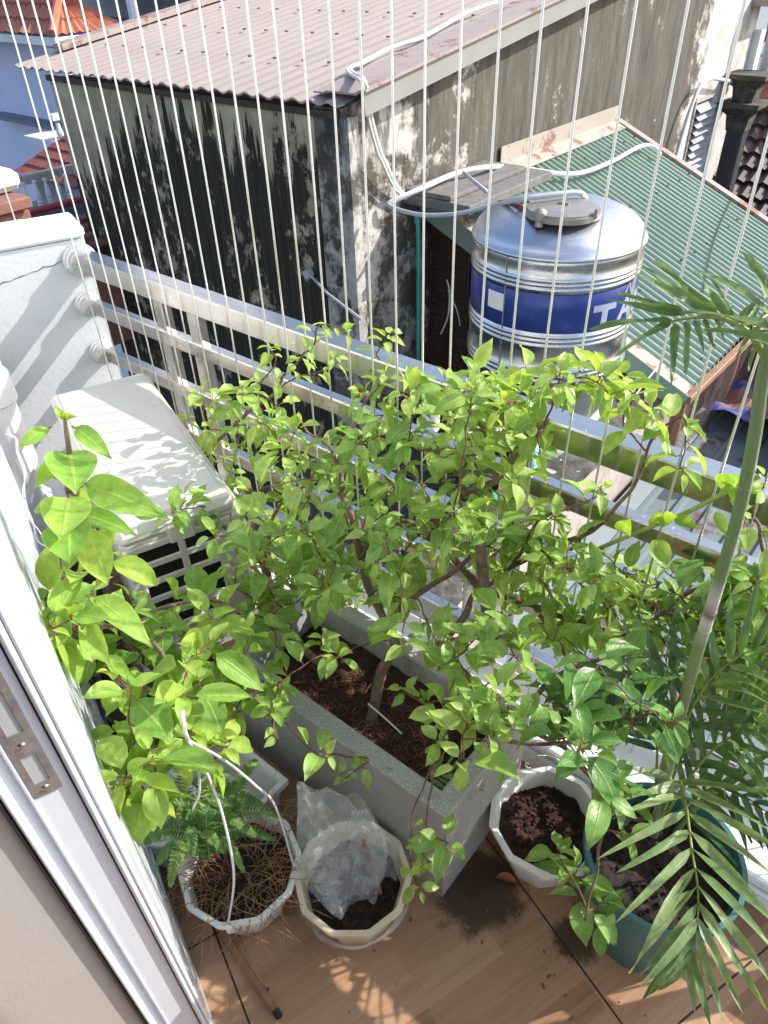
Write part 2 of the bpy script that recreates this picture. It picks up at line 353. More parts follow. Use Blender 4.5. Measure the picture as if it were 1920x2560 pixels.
# ------------------------------------------------------------------ mesh builder
class G:
    def __init__(s): s.v = []; s.f = []; s.uv = []; s.c = []; s.has = False
    def face(s, ids, uv=None, c=None):
        s.f.append(tuple(ids)); s.uv.append(uv)
        s.c.append(c if c is not None else .5)
        if uv: s.has = True
    def add(s, p): s.v.append(tuple(p)); return len(s.v)-1
    def box(s, c, size, ax=V((1, 0, 0)), ay=V((0, 1, 0)), az=V((0, 0, 1)), bev=0):
        c = V(c); h = [x/2 for x in size]; ax, ay, az = V(ax), V(ay), V(az)
        if bev <= 0:
            i = [s.add(c+ax*(h[0]*a)+ay*(h[1]*b)+az*(h[2]*d)) for a in (-1, 1) for b in (-1, 1) for d in (-1, 1)]
            for f in ((0, 1, 3, 2), (4, 6, 7, 5), (0, 4, 5, 1), (2, 3, 7, 6), (0, 2, 6, 4), (1, 5, 7, 3)): s.face([i[k] for k in f])
            return
        b_ = min(bev, *h)*.99
        idx = {}
        for a in (-1, 1):
            for b in (-1, 1):
                for d in (-1, 1):
                    for k in range(3):
                        q = [h[0]*a, h[1]*b, h[2]*d]
                        for m in range(3):
                            if m != k: q[m] -= b_*(a, b, d)[m]
                        idx[(a, b, d, k)] = s.add(c+ax*q[0]+ay*q[1]+az*q[2])
        def F(l):
            s.face(l)
        for k in range(3):
            o = [m for m in range(3) if m != k]
            for sg in (-1, 1):
                l = []
                for (x, y) in ((-1, -1), (1, -1), (1, 1), (-1, 1)):
                    t = [0, 0, 0]; t[k] = sg; t[o[0]] = x; t[o[1]] = y; l.append(idx[(*t, k)])
                F(l)
        for k in range(3):
            o = [m for m in range(3) if m != k]
            for x in (-1, 1):
                for y in (-1, 1):
                    t0 = [0, 0, 0]; t0[k] = -1; t0[o[0]] = x; t0[o[1]] = y; t1 = list(t0); t1[k] = 1
                    F([idx[(*t0, o[0])], idx[(*t1, o[0])], idx[(*t1, o[1])], idx[(*t0, o[1])]])
        for a in (-1, 1):
            for b in (-1, 1):
                for d in (-1, 1): F([idx[(a, b, d, k)] for k in range(3)])
    def bar(s, p, q, wd, ht=None, bev=0, up=V((0, 0, 1))):
        p, q = V(p), V(q); d = (q-p); L = d.length; d.normalize()
        sd_ = d.cross(up)
        if sd_.length < 1e-4: sd_ = V((1, 0, 0))
        sd_.normalize(); u = sd_.cross(d)
        s.box((p+q)/2, (L, wd, ht or wd), d, sd_, u, bev)
    def tube(s, pts, r, n=8, cap=True, c=.5):
        pts = [V(p) for p in pts]; m = len(pts); rings = []
        if not isinstance(r, (list, tuple)): r = [r]*m
        prev = None
        for i, p in enumerate(pts):
            d = (pts[min(i+1, m-1)]-pts[max(i-1, 0)])
            if d.length < 1e-9: d = V((0, 0, 1))
            d.normalize()
            if prev is None:
                a = d.cross(V((0, 0, 1)))
                if a.length < .1: a = d.cross(V((0, 1, 0)))
            else: a = prev - d*prev.dot(d)
            a.normalize(); prev = a; b = d.cross(a)
            rings.append([s.add(p+(a*cos(2*pi*k/n)+b*sin(2*pi*k/n))*r[i]) for k in range(n)])
        for i in range(m-1):
            for k in range(n): s.face((rings[i][k], rings[i][(k+1) % n], rings[i+1][(k+1) % n], rings[i+1][k]), c=c)
        if cap: s.face(rings[0][::-1], c=c); s.face(rings[-1], c=c)
    def lathe(s, prof, c, n=48, ax=V((0, 0, 1)), rot=0, rf=None):
        c = V(c); ax = V(ax).normalized()
        a = ax.orthogonal().normalized() if abs(ax.z) < .99 else V((1, 0, 0)); b = ax.cross(a)
        rings = []
        for (r, z) in prof:
            rr = []
            for k in range(n):
                t = 2*pi*k/n+rot; e = r*(rf(t, z) if rf else 1)
                rr.append(s.add(c+ax*z+(a*cos(t)+b*sin(t))*e))
            rings.append(rr)
        for i in range(len(rings)-1):
            for k in range(n): s.face((rings[i][k], rings[i][(k+1) % n], rings[i+1][(k+1) % n], rings[i+1][k]))
    def grid(s, fn, nu, nv, c=.5):
        ids = [[s.add(fn(i/nu, j/nv)) for j in range(nv+1)] for i in range(nu+1)]
        for i in range(nu):
            for j in range(nv): s.face((ids[i][j], ids[i+1][j], ids[i+1][j+1], ids[i][j+1]), c=c)
        return ids
    def prism(s, pts, ext):
        a = [s.add(p) for p in pts]; b = [s.add(V(p)+V(ext)) for p in pts]; n = len(a)
        s.face(a); s.face(b[::-1])
        for i in range(n): s.face((a[i], b[i], b[(i+1) % n], a[(i+1) % n]))

def build(name, g, mat, parent=None, smooth=False):
    me = bpy.data.meshes.new(name)
    off = V(parent.matrix_world.translation) if parent else V((0, 0, 0))
    if parent: off = base_of(parent)
    me.from_pydata([(x-off[0], y-off[1], z-off[2]) for x, y, z in g.v], [], g.f)
    if g.has:
        u = me.uv_layers.new(name='UVMap'); k = 0
        buf = []
        for f, uv in zip(g.f, g.uv):
            for i in range(len(f)): buf += (uv[i] if uv else (0, 0))
        u.data.foreach_set('uv', buf)
        at_ = me.color_attributes.new('tone', 'FLOAT_COLOR', 'CORNER'); buf = []
        for f, c in zip(g.f, g.c):
            for i in range(len(f)): buf += (c, c, c, 1)
        at_.data.foreach_set('color', buf)
    mat = M[mat] if isinstance(mat, str) else mat
    me.materials.append(mat)
    me.update(); me.validate()
    if smooth:
        me.polygons.foreach_set('use_smooth', [True]*len(me.polygons))
        if smooth != 'all': me.set_sharp_from_angle(angle=radians(35 if smooth is True else smooth))
    o = bpy.data.objects.new(name, me); COL.objects.link(o)
    if parent: o.parent = parent
    return o
BASE = {}
def base_of(o):
    r = V((0, 0, 0))
    while o is not None: r += V(BASE.get(o.name, (0, 0, 0))); o = o.parent
    return r
def tag(o, label=None, cat=None, group=None, kind=None):
    if label: o['label'] = label
    if cat: o['category'] = cat
    if group: o['group'] = group
    if kind: o['kind'] = kind
    return o
def thing(name, label, cat, loc=(0, 0, 0), group=None):
    o = bpy.data.objects.new(name, None); COL.objects.link(o); o.empty_display_size = .05
    o.location = loc; BASE[o.name] = V(loc); return tag(o, label, cat, group)
def struct(name, g, mat, smooth=False): return tag(build(name, g, mat, None, smooth), kind='structure')
def bez(pts, n=8):
    """smooth curve through the points (Catmull-Rom)"""
    P = [V(p) for p in pts]; out = []
    if len(P) < 3:
        return [P[0].lerp(P[-1], i/n) for i in range(n+1)]
    for i in range(len(P)-1):
        a = P[max(i-1, 0)]; b = P[i]; c = P[i+1]; d = P[min(i+2, len(P)-1)]
        for k in range(n):
            t = k/n; out.append(.5*((2*b)+(c-a)*t+(2*a-5*b+4*c-d)*t*t+(3*b-a-3*c+d)*t**3))
    out.append(P[-1]); return out
def nz(p, s=1, o=0): return NZ.noise(V((p[0]*s+o, p[1]*s+o*1.7, p[2]*s-o)))
rnd = random.uniform

# ================================================================== BACKGROUND
g = G(); g.box((0, 60, -9.5), (400, 400, .2)); struct('ground', g, 'ground')
XC, YC = -3.65, 4.0
RS = .139
def roofz(y): return .80+(y-YC)*RS
# ---- weathered neighbour building
nb = thing('neighbour_building', 'weathered rendered building with black algae streaks and a dusty pink corrugated roof', 'building', (XC, YC, -9))
g = G(); g.box((-5.58, YC+.125, -4.15), (3.34, .25, 9.7)); build('front_wall', g, 'front_wall', nb)
g = G(); zt = lambda y: roofz(y)-.06
W0, W1, WB, WT = 10.92, 11.56, -1.35, -.16
def seg(y0, y1, z0, z1=None):
    a = z1 if z1 is not None else zt(y0); b = z1 if z1 is not None else zt(y1)
    g.prism([(XC, y0, z0), (XC, y1, z0), (XC, y1, b), (XC, y0, a)], (-.25, 0, 0))
seg(YC, W0, -9); seg(W0, W1, -9, WB); seg(W0, W1, WT); seg(W1, 12.72, -9, .78 if False else None)
build('side_wall', g, 'side_wall', nb)
g = G(); g.box((-5.6, 12.8, -4), (4.1, .2, 9)); g.box((-7.37, 8.4, -4.2), (.25, 8.2, 9.2)); build('rear_wall', g, 'grey_wall', nb)
# corrugated roof, ribs running up the slope
g = G(); x0, x1, n = -7.62, -3.52, 26*8
y0, y1 = 3.9, 12.9
def rz(i): return .011*cos(2*pi*i/8)
for dzz in (0, -.012):
    ids = [[g.add((x0+(x1-x0)*i/n, y, roofz(y)+rz(i)+dzz)) for i in range(n+1)] for y in (y0, y1)]
    for i in range(n): g.face((ids[0][i], ids[0][i+1], ids[1][i+1], ids[1][i]))
    if dzz == 0: top = ids
for i in range(n): g.face((top[0][i], ids[0][i], ids[0][i+1], top[0][i+1]))
rf = build('roof', g, 'pink_roof', nb, 60)
g = G(); rr = random.Random(3)
for r in range(11):
    for k in range(14):
        x = x0+.2+k*.285+rr.uniform(-.02, .02); y = 4.6+r*.72; g.box((x, y, roofz(y)+.028), (.014, .03, .012))
build('roof_screw', g, 'dark_metal', rf)['kind'] = 'stuff'
g = G(); sl_ = V((0, 1, RS)).normalized(); up_ = V((0, -RS, 1)).normalized()
g.box(V((-3.62, 8.45, roofz(8.45)+.045)), (.26, 9.05, .012), V((1, 0, 0)), sl_, up_)
g.box(V((-3.80, 8.45, roofz(8.45)+.035)), (.12, 9.05, .010), V((1, 0, 0)), sl_, up_)
g.box(V((-3.46, 8.50, roofz(8.50)+.055)), (.035, 9.05, .02), V((1, 0, 0)), sl_, up_)
build('roof_capping', g, 'rust_cap', rf)
g = G(); g.box(V((-3.485, 8.5, roofz(8.5)-.03)), (.012, 9.0, .15), V((1, 0, 0)), sl_, up_); build('fascia', g, 'fascia_grey', rf)
g = G(); g.box(V((-7.55, 8.6, roofz(8.6)+.05)), (.16, 8.6, .05), V((1, 0, 0)), sl_, up_); build('ridge_capping', g, 'rust_cap', rf)
g = G(); g.box((-5.45, 3.985, .705), (3.6, .03, .045)); build('eave_batten', g, 'dark_brown', nb)
# louvred window of the side wall
wn = build('window', (lambda q: (q.box((XC-.02, (W0+W1)/2, WT+.02), (.10, .80, .04)), q.box((XC-.02, W0-.03, -.75), (.08, .05, 1.3)), q)[-1])(G()), 'concrete_pale', nb)
g = G(); g.box((XC-.22, (W0+W1)/2, -.75), (.02, .66, 1.3)); build('shade_panel', g, 'dark_gap', wn)  # dark panel behind the louvres, inside shade put into its colour
for k in range(13):
    g = G(); z = WT-.08-k*.092
    g.box((XC+.03, (W0+W1)/2, z), (.13, .62, .008), V((.8, 0, -.6)), V((0, 1, 0)), V((.6, 0, .8))); build('louvre', g, 'louvre_blue', wn)
# pale coping block at the far end, concrete ledge over the shed
g = G(); g.box((XC+.10, 12.75, .86), (.5, .95, .12)); build('end_coping', g, 'pink_roof', nb)
g = G(); g.box((-3.34, 5.27, .035), (.62, 1.24, .07), bev=.008); g.box((-3.42, 5.22, .09), (.42, 1.1, .035), bev=.006); build('ledge', g, 'slab', nb)
g = G(); g.bar((-3.60, 4.02, .70), (-3.57, 4.02, -3), .10, .07); build('corner_render', g, 'side_wall', nb)
# ---- cables lying over the roofs
def cable(name, pts, r, mat, label, n=8, k=6):
    g = G(); g.tube(bez(pts, k), r, n); return tag(build(name, g, mat, None, 'all'), label, 'cable')
def onroof(px, py, h=.05):
    d = ray(px, py); t = (.80-YC*RS+h-CZ)/(d.z-d.y*RS); return CAM+d*t
pts = [onroof(*p) for p in ((1240, 5), (1190, 23), (1145, 43), (1060, 92), (1000, 112), (960, 127), (903, 159), (880, 168), (874, 174), (885, 185))] + \
      [onx(*p, XC+.22) for p in ((908, 200),)] + [onx(*p, XC+.1) for p in ((920, 243), (929, 301), (949, 376), (960, 400))] + [onx(989, 463, XC+.07), onx(1018, 492, XC+.05), onx(1046, 503, XC+.05)]
cable('conduit', pts, .017, 'cable_white', 'cream cable looping over the roof corner and down the stained side wall')
pts = [p+V((.02, -.05, .0)) for p in pts[6:-1]]
cable('conduit', pts, .011, 'cable_white', 'thinner cream cable beside the one looping over the roof corner')
def greenz(x): return .0-.431*(x-XC)
def ongreen(px, py, h):
    d = ray(px, py); t = (.0+.431*XC+h-CZ)/(d.z+.431*d.x); return CAM+d*t
pts = [onx(966, 511, XC+.06), at(1058, 469, 5.95), at(1139, 434, 6.3), at(1220, 418, 6.5)] + [ongreen(*p, .10) for p in ((1284, 418), (1330, 425), (1411, 435), (1469, 428), (1539, 399), (1585, 373), (1614, 363), (1637, 370), (1650, 385))]
cable('conduit', pts, .021, 'pvc_white', 'thick white conduit sagging across the green shed roof')
CABT = [(969, 511, 5.6), (995, 524, 5.55), (1058, 538, 5.4), (1139, 535, 5.3), (1220, 518, 5.2), (1284, 503, 5.22), (1365, 489, 5.28), (1440, 483, 5.32), (1456, 494, 5.22)]
WPIPE = [at(*p) for p in CABT[:5]]
cable_later = lambda: cable('water_pipe', WPIPE+[onz(1290, 500, dtop+.02), onz(1365, 489, dtop+.05), onz(1435, 481, dtop+.05), onz(1460, 488, dtop+.02), onz(1466, 503, dtop-.06)], .016, 'pvc_grey', 'grey flexible water pipe sagging from the wall corner to the steel tank lid')
pts = [onx(*p, XC+.12) for p in ((1856, 198), (1835, 204), (1818, 202), (1782, 196), (1762, 205), (1744, 228), (1726, 273), (1709, 326), (1683, 415))]
cable('conduit', pts, .024, 'pvc_white', 'white conduit arching beside the louvred window on the far end of the side wall')
g = G(); g.tube([at(1159, 432, 5.9), at(1215, 478, 5.55)], .014, 8); tag(build('pipe_offcut', g, 'pvc_grey', None, 'all'), 'short grey pipe resting on the dark concrete ledge', 'pipe')
g = G(); g.tube([ony(772, 684, 3.93), ony(820, 735, 3.6), ony(905, 800, 3.2)], .011, 6); g.lathe([(0, -.03), (.035, -.03), (.035, .02), (0, .02)], ony(772, 684, 3.95), 12, V((0, 1, 0)))
tag(build('wall_stay', g, 'pvc_grey', None, True), 'thin grey stay rod fixed to the black algae wall', 'rod')
# ---- black downpipe with two hoppers
dp = thing('downpipe', 'black square downpipe with two flared hopper heads at the far wall end', 'downpipe', (-3.35, 12.0, -3))
g = G(); g.box((-3.35, 12.0, -1.55), (.24, .26, 2.3), bev=.02); build('pipe', g, 'dark_metal', dp)
for (z, s_) in ((-.32, 1.0), (.02, 1.0)):
    g = G()
    for (za, ra), (zb, rb) in (((-.30, .13), (-.10, .16)), ((-.10, .16), (.0, .27)), ((.0, .27), (.06, .27))):
        a = [(-3.35+sx*ra, 12.0+sy*ra, z+za) for sx, sy in ((-1, -1), (1, -1), (1, 1), (-1, 1))]
        b = [(-3.35+sx*rb, 12.0+sy*rb, z+zb) for sx, sy in ((-1, -1), (1, -1), (1, 1), (-1, 1))]
        ia = [g.add(p) for p in a]; ib = [g.add(p) for p in b]
        for k in range(4): g.face((ia[k], ia[(k+1) % 4], ib[(k+1) % 4], ib[k]))
    g.face(ib)
    build('hopper', g, 'mossy', dp)
g = G(); g.tube([(-3.3, 12.35, .05), (-3.3, 12.35, .95)], .07, 10); build('vent_pipe', g, 'pvc_grey', dp, True)
# ---- green corrugated shed
sh = thing('garden_shed', 'lean-to shed with a pale green corrugated metal roof against the stained wall', 'shed', (-2.5, 6, -2))
GX1, GY0, GY1 = -1.28, 4.93, 8.42
g = G(); npit = 38; n = npit*8
for dzz in (0, -.008):
    ids = [[g.add((x, GY0+(GY1-GY0)*i/n, greenz(x)+.021*cos(2*pi*i/8)+dzz)) for i in range(n+1)] for x in (XC+.0, GX1)]
    for i in range(n): g.face((ids[0][i], ids[1][i], ids[1][i+1], ids[0][i+1]))
gr = build('roof', g, 'green_roof', sh, 60)
rr = random.Random(5); sc0 = None
for r in range(4):
    for k in range(12):
        x = XC+.3+r*.66+rr.uniform(-.01, .01); y = GY0+.2+k*.29
        if sc0 is None:
            g = G(); g.box((x, y, greenz(x)+.026), (.016, .016, .012)); sc0 = build('roof_screw', g, 'dark_metal', gr); s0 = V((x, y, greenz(x)))
        else:
            o = sc0.copy(); COL.objects.link(o); o.location = V((x, y, greenz(x)))-s0
dS = V((1, 0, -.431)).normalized(); nS = V((.431, 0, 1)).normalized(); mx_ = (XC+GX1)/2; LS = (GX1-XC)*sqrt(1+.431**2)
g = G(); g.box(V((mx_, GY0+.03, greenz(mx_)+.024))+V((0, 0, 0)), (LS+.02, .15, .006), dS, V((0, 1, 0)), nS); build('verge_flashing', g, 'fascia_cream', gr)
g = G(); g.box(V((mx_, GY0-.05, greenz(mx_)-.055)), (LS+.02, .008, .16), dS, V((0, 1, 0)), nS); build('fascia', g, 'fascia_green', gr)
g = G(); g.box(V((mx_, GY1-.0, greenz(mx_)+.03)), (LS+.1, .10, .03), dS, V((0, 1, 0)), nS); build('verge_capping', g, 'rust_cap', gr)
g = G(); g.box((XC+.022, 7.25, .085), (.012, 2.42, .15)); g.box(V((XC+.09, 7.25, greenz(XC+.09)+.03)), (.16, 2.42, .008), dS, V((0, 1, 0)), nS); build('wall_flashing', g, 'flash', gr)
g = G()
g.prism([(XC+.02, GY0+.16, -4), (GX1-.2, GY0+.16, -4), (GX1-.2, GY0+.16, greenz(GX1-.2)-.05), (XC+.02, GY0+.16, greenz(XC)-.05)], (0, .08, 0))
g.prism([(GX1-.16, GY0+.30, -4), (GX1-.16, GY1-.1, -4), (GX1-.16, GY1-.1, greenz(GX1)-.08), (GX1-.16, GY0+.30, greenz(GX1)-.08)], (-.08, 0, 0)); build('wall', g, 'dark_brown', sh)  # dark panels closing the gap under the roof, shade put into their colour
for k, x in enumerate((-3.53, -3.33)):
    g = G(); g.box((x, GY0+.10, -.95), (.19, .03, 1.5)); st = build('shutter', g, 'dark_brown', sh)
    for j in range(26):
        g = G(); g.box((x, GY0+.075, -.28-j*.05), (.15, .035, .010), V((1, 0, 0)), V((0, .8, .6)), V((0, -.6, .8))); build('slat', g, 'dark_brown', st)
g = G(); g.tube(bez([(-3.60, 4.78, .02-.1), (-3.585, 4.78, -.5), (-3.57, 4.76, -1.7)], 6), .020, 10); g.tube([(-3.6, 4.78, -.10), (-3.6, 4.78, -.17)], .028, 10); g.tube([(-3.587, 4.78, -.45), (-3.585, 4.78, -.52)], .027, 10)
tag(build('drain_pipe', g, 'teal_pvc', None, True), 'turquoise plastic pipe standing beside the brown shutters', 'pipe')
g = G(); g.tube(bez([ony(1117, 700, 4.9), ony(1124, 730, 4.85), ony(1120, 790, 4.8), ony(1102, 835, 4.8)], 5), .007, 5); g.tube(bez([ony(1120, 725, 4.85), ony(1142, 775, 4.8), ony(1150, 815, 4.8)], 5), .004, 5)
tag(build('loose_wire', g, 'cable_white', None), 'loose pale wire dangling in front of the brown shutters', 'wire')
# ---- terrace and low walls below
g = G(); g.box((-2.6, 3.75, -1.85), (2.2, 2.8, .2)); struct('terrace', g, 'mossy2')
g = G(); g.box((-1.60, 3.7, -2.35), (.36, 3.0, 2.5)); tag(build('low_wall', g, 'concrete_pale', None), 'low stained concrete wall beside the water tank terrace', 'wall')
g = G(); g.grid(lambda u, v: (-1.79+.38*v, 2.2+3.0*u, -1.092+.02*nz((v*2, u*9, 0), 3)), 60, 10); tag(build('wall_top', g, 'mossy', bpy.data.objects['low_wall'], 'all'))
g = G(); rr = random.Random(11)
for k in range(420):
    x, y = rr.uniform(-3.4, -1.85), rr.uniform(2.5, 4.9); s_ = rr.uniform(.01, .04)
    g.box((x, y, -1.745+s_*.3), (s_, s_*rr.uniform(.5, 1.6), s_*.6), V((cos(k), sin(k), 0)), V((-sin(k), cos(k), 0)))
tag(build('rubble', g, 'slab', None), 'grey rubble and grit scattered over the terrace under the tank', 'rubble', None, 'stuff')
# mesh fence with its beam
fx = onz(1745, 978, -1.1).x
b0 = onz(1716, 1000, -1.1); b1 = V((b0.x+.10, 7.2, -1.02))
mf = thing('wire_fence', 'chicken wire panel hanging under a reddish brown timber beam', 'fence', (b0.x, 4.8, -1.9))
g = G(); g.bar(b0, b1, .06, .06, .006); build('beam', g, 'brown_wood', mf)
g = G(); n_ = 74; ca = (b1-b0)/n_
for r in range(15):
    for ph in (0, 1):
        pp = []
        for i in range(n_+1):
            z = -.03-.042*r-.021*ph+(.013 if (i+ph) % 2 else -.013)
            pp.append(b0+ca*i+V((.002*sin(i), 0, z)))
        g.tube(pp, .0016, 3, False)
build('wire_mesh', g, 'wire', mf)
for fr in (.02, .5, .98):
    g = G(); p = b0.lerp(b1, fr); g.bar(p+V((-.03, 0, -.03)), p+V((-.03, 0, -.72)), .05); build('post', g, 'brown_wood', mf)
# blue flaking roof
bz0 = -1.72
br_ = thing('flaking_roof', 'low blue-grey ribbed metal roof with flaking rust patches', 'roof', (-.4, 3.8, bz0))
g = G(); xs = []
x = -1.36
while x < 1.9:
    xs += [(x, 0), (x+.115, 0), (x+.13, .03), (x+.16, .03), (x+.175, 0)]; x += .20
for dzz in (0, -.01):
    ids = [[g.add((x, y, bz0+z+dzz+(y-2)*.02)) for x, z in xs] for y in (1.9, 6.4)]
    for i in range(len(xs)-1): g.face((ids[0][i], ids[0][i+1], ids[1][i+1], ids[1][i]))
build('sheeting', g, 'blue_flaky', br_)
g = G(); g.box((.3, 4.0, -2.0), (3.3, 4.6, .4)); build('base', g, 'dark_brown', br_)
g = G(); g.box((-1.30, 4.2, bz0+.09), (.14, 4.6, .02), V((.9, 0, -.3)).normalized()); build('edge_flashing', g, 'blue_roof', br_)
g = G(); g.box((.4, 6.55, -1.55), (3.6, .1, 1.0)); g.box((-.55, 5.9, -1.45), (.06, 1.3, .9)); tag(build('shade_backing', g, 'dark_brown', None), 'dark backing panels behind the chicken wire, interior shade put into their colour', 'wall')  # dark panels standing for the interior, its shade put into the colour
tp = onz(1905, 1010, -1.55)
g = G(); g.grid(lambda u, v: tp+V((-.30+.9*u, -.45+.9*v, .04+.10*nz((u, v, 0), 4, 3)+.16*u)), 16, 16); tag(build('tarpaulin', g, 'tarp', None), 'crumpled rusty red tarpaulin with blue patches on the flaking roof', 'tarpaulin')
for j, (o, r) in enumerate(((0, .012), (.03, .010), (.055, .008))):
    g = G(); g.tube(bez([at(1400+j*5, 1392+j*3, 2.9), at(1543, 1432+j*6, 2.75), at(1640, 1459+j*7, 2.72), at(1711, 1484+j*8, 2.7), at(1800, 1508+j*7, 2.68), at(1960, 1556+j*5, 2.66)], 6), r, 6)
    tag(build('power_cable', g, 'cable_black', None), ('thickest, uppermost black power cable crossing over the flaking blue roof', 'middle black power cable in the bundle over the flaking blue roof', 'thinnest, lowest black power cable in the bundle over the flaking blue roof')[j], 'cable', 'black power cables above the blue roof')
for j, (a, b) in enumerate((((1560, 760), (1665, 880)), )):
    pass
g = G(); g.tube(bez([ongreen(1835, 485, .03), ongreen(1800, 560, .03), ongreen(1775, 640, .04), ongreen(1757, 730, .03)], 6), .006, 5); tag(build('thin_wire', g, 'cable_black', None), 'thin black wire lying across the green shed roof', 'wire')
g = G(); g.tube(bez([at(1655, 905, 4.7), at(1610, 960, 4.3), at(1575, 1010, 4.0), at(1560, 1060, 3.8)], 6), .0055, 5); tag(build('stay_wire', g, 'pvc_grey', None), 'thin grey wire running from the shed roof corner down to the low wall', 'wire')

# ---- stainless water tank
TC = V((-2.12, 4.29, 0)); TR = .53
def tankz(py, px=1385):
    d = ray(px, py); return CZ+d.z*((TC.xy.length-TR)/d.xy.length)
def tankp(px, py, off=0.):
    d = ray(px, py); a = d.x**2+d.y**2; b = -2*(d.x*TC.x+d.y*TC.y); c = TC.x**2+TC.y**2-(TR+off)**2
    t = (-b-sqrt(max(0, b*b-4*a*c)))/(2*a); return CAM+d*t
def tanka(px, py): p = tankp(px, py); return math.atan2(p.y-TC.y, p.x-TC.x), p.z
zr = tankz(650); zb = -1.02
tk = thing('water_tank', 'upright stainless steel water tank with a blue band and domed lid', 'water tank', (TC.x, TC.y, zb-.7))
prof = [(TR-.02, zb), (TR+.008, zb+.01), (TR+.012, zb+.03), (TR, zb+.045)]
beads = sorted([tankz(y) for y in (705, 716, 728, 846, 857, 869, 935, 946, 958)])
for z in beads: prof += [(TR, z-.014), (TR+.004, z-.010), (TR+.009, z), (TR+.004, z+.010), (TR, z+.014)]
prof += [(TR, zr-.05), (TR+.004, zr-.035), (TR, zr-.02)]
g = G(); g.lathe(prof, TC, 96); build('body', g, 'tank_steel', tk, 60)
g = G()
dprof = [(TR, zr-.02), (TR+.010, zr-.015), (TR+.013, zr-.003), (TR+.008, zr+.006), (TR+.002, zr+.010)]
for i in range(1, 15):
    a = i/14*pi/2*.94; dprof.append(((TR+.0)*(cos(a)*.86+.14*(1-i/14)), zr+.012+.185*sin(a)**.9))
dprof.append((0, dprof[-1][1]+.002))
g.lathe(dprof, TC, 96); build('dome', g, 'dome_steel', tk, 60)
dtop = dprof[-1][1]
lp = onz(1408, 520, dtop+.0); lc = V((lp.x, lp.y, 0))
g = G(); g.lathe([(.222, dtop-.035), (.222, dtop-.004), (.212, dtop-.001), (.212, dtop+.007), (.20, dtop+.010), (.10, dtop+.017), (.03, dtop+.021), (.0, dtop+.021)], lc, 64)
g.box(lc+V((0, 0, dtop+.027)), (.07, .012, .012)); g.box(lc+V((.225, -.02, dtop+.01)), (.02, .04, .05)); build('lid', g, 'lid', tk, 40)
vp = onz(1349, 548, dtop-.02); vc = V((vp.x, vp.y, 0))
g = G(); g.lathe([(.026, dtop-.06), (.022, dtop-.03), (.036, dtop-.02), (.036, dtop+.018), (.040, dtop+.020), (.026, dtop+.034), (.008, dtop+.044), (0, dtop+.044)], vc, 20); build('air_vent', g, 'lid', tk, 40)
cable_later()
g = G(); g.tube(bez([onz(1248, 506, dtop-.07), onz(1275, 505, dtop-.03), onz(1310, 522, dtop-.02), onz(1330, 540, dtop-.03), onz(1345, 556, dtop-.05)], 6), .014, 8); g.tube(bez([onz(1290, 512, dtop-.01), onz(1320, 505, dtop-.0), onz(1340, 520, dtop-.02)], 6), .008, 6)
tag(build('water_hose', g, 'twig', None, 'all'), 'dark taped hose lying across the dome beside the tank air vent', 'hose')
# blue band
zb1, zb0 = tankz(738), tankz(836)
g = G(); g.lathe([(TR+.0015, zb0), (TR+.003, zb0+.002), (TR+.003, zb1-.002), (TR+.0015, zb1)], TC, 96); bd = build('band', g, 'band', tk, 60)
g = G(); a0, _ = tanka(1265, 700)
for z0_, z1_ in ((zb+.05, zr-.02),): g.box(TC+V((cos(a0)*(TR+.003), sin(a0)*(TR+.003), (z0_+z1_)/2)), (.004, .008, z1_-z0_), V((cos(a0), sin(a0), 0)), V((-sin(a0), cos(a0), 0)))
build('weld_seam', g, 'lid', tk)
def curved(polys, r=TR+.0048, mat='pvc_white', name='lettering', par=bd, sub=6):
    g = G()
    for q in polys:                                  # q: 4 corners (angle, z)
        (a0, z0), (a1, z1), (a2, z2), (a3, z3) = q
        def fn(u, v):
            a = (a0*(1-u)+a1*u)*(1-v)+(a3*(1-u)+a2*u)*v; z = (z0*(1-u)+z1*u)*(1-v)+(z3*(1-u)+z2*u)*v
            return TC+V((cos(a)*r, sin(a)*r, z))
        g.grid(fn, sub, 2)
    return build(name, g, mat, par)
aL, zL = tanka(1222, 742); aR, zR_ = tanka(1263, 745)
curved([((aL, zL-.055), (aR, zL-.055), (aR, zL+.055), (aL, zL+.055))], name='sticker', mat='pot_white')
M['letter'] = simple('letter', (.42, .47, .62), .4, .2, .1, 20, 0, 1, (.03, .05, .22), .25, 30)
ta, tz_ = tanka(1481, 790); LH = (zb1-zb0)*.58; zl = zb0+(zb1-zb0)*.10; LW = .17/TR; sw = .045/TR; sh_ = .042
def R_(u0, v0, u1, v1, off): return ((ta+off+u0, zl+v0), (ta+off+u1, zl+v0), (ta+off+u1, zl+v1), (ta+off+u0, zl+v1))
def Q_(pts, off): return tuple((ta+off+u, zl+v) for u, v in pts)
H_ = LH; Ls = []
L = [R_(0, H_-sh_, LW, H_, 0), R_(LW/2-sw/2, 0, LW/2+sw/2, H_-sh_, 0)]; Ls.append(L)
o_ = LW*1.12
def A_(o): return [Q_([(0, 0), (sw, 0), (LW/2+sw*.35, H_), (LW/2-sw*.35, H_)], o), Q_([(LW-sw, 0), (LW, 0), (LW/2+sw*.36, H_-.001), (LW/2-sw*.34, H_-.001)], o), R_(LW*.25, H_*.26, LW*.75, H_*.26+sh_*.8, o)]
L = A_(o_) + [Q_([(LW*.22, H_+.02), (LW*.34, H_+.02), (LW*.52, H_+.085), (LW*.48, H_+.085)], o_), Q_([(LW*.66, H_+.02), (LW*.78, H_+.02), (LW*.53, H_+.084), (LW*.47, H_+.084)], o_)]; Ls.append(L)
o_ = LW*2.3
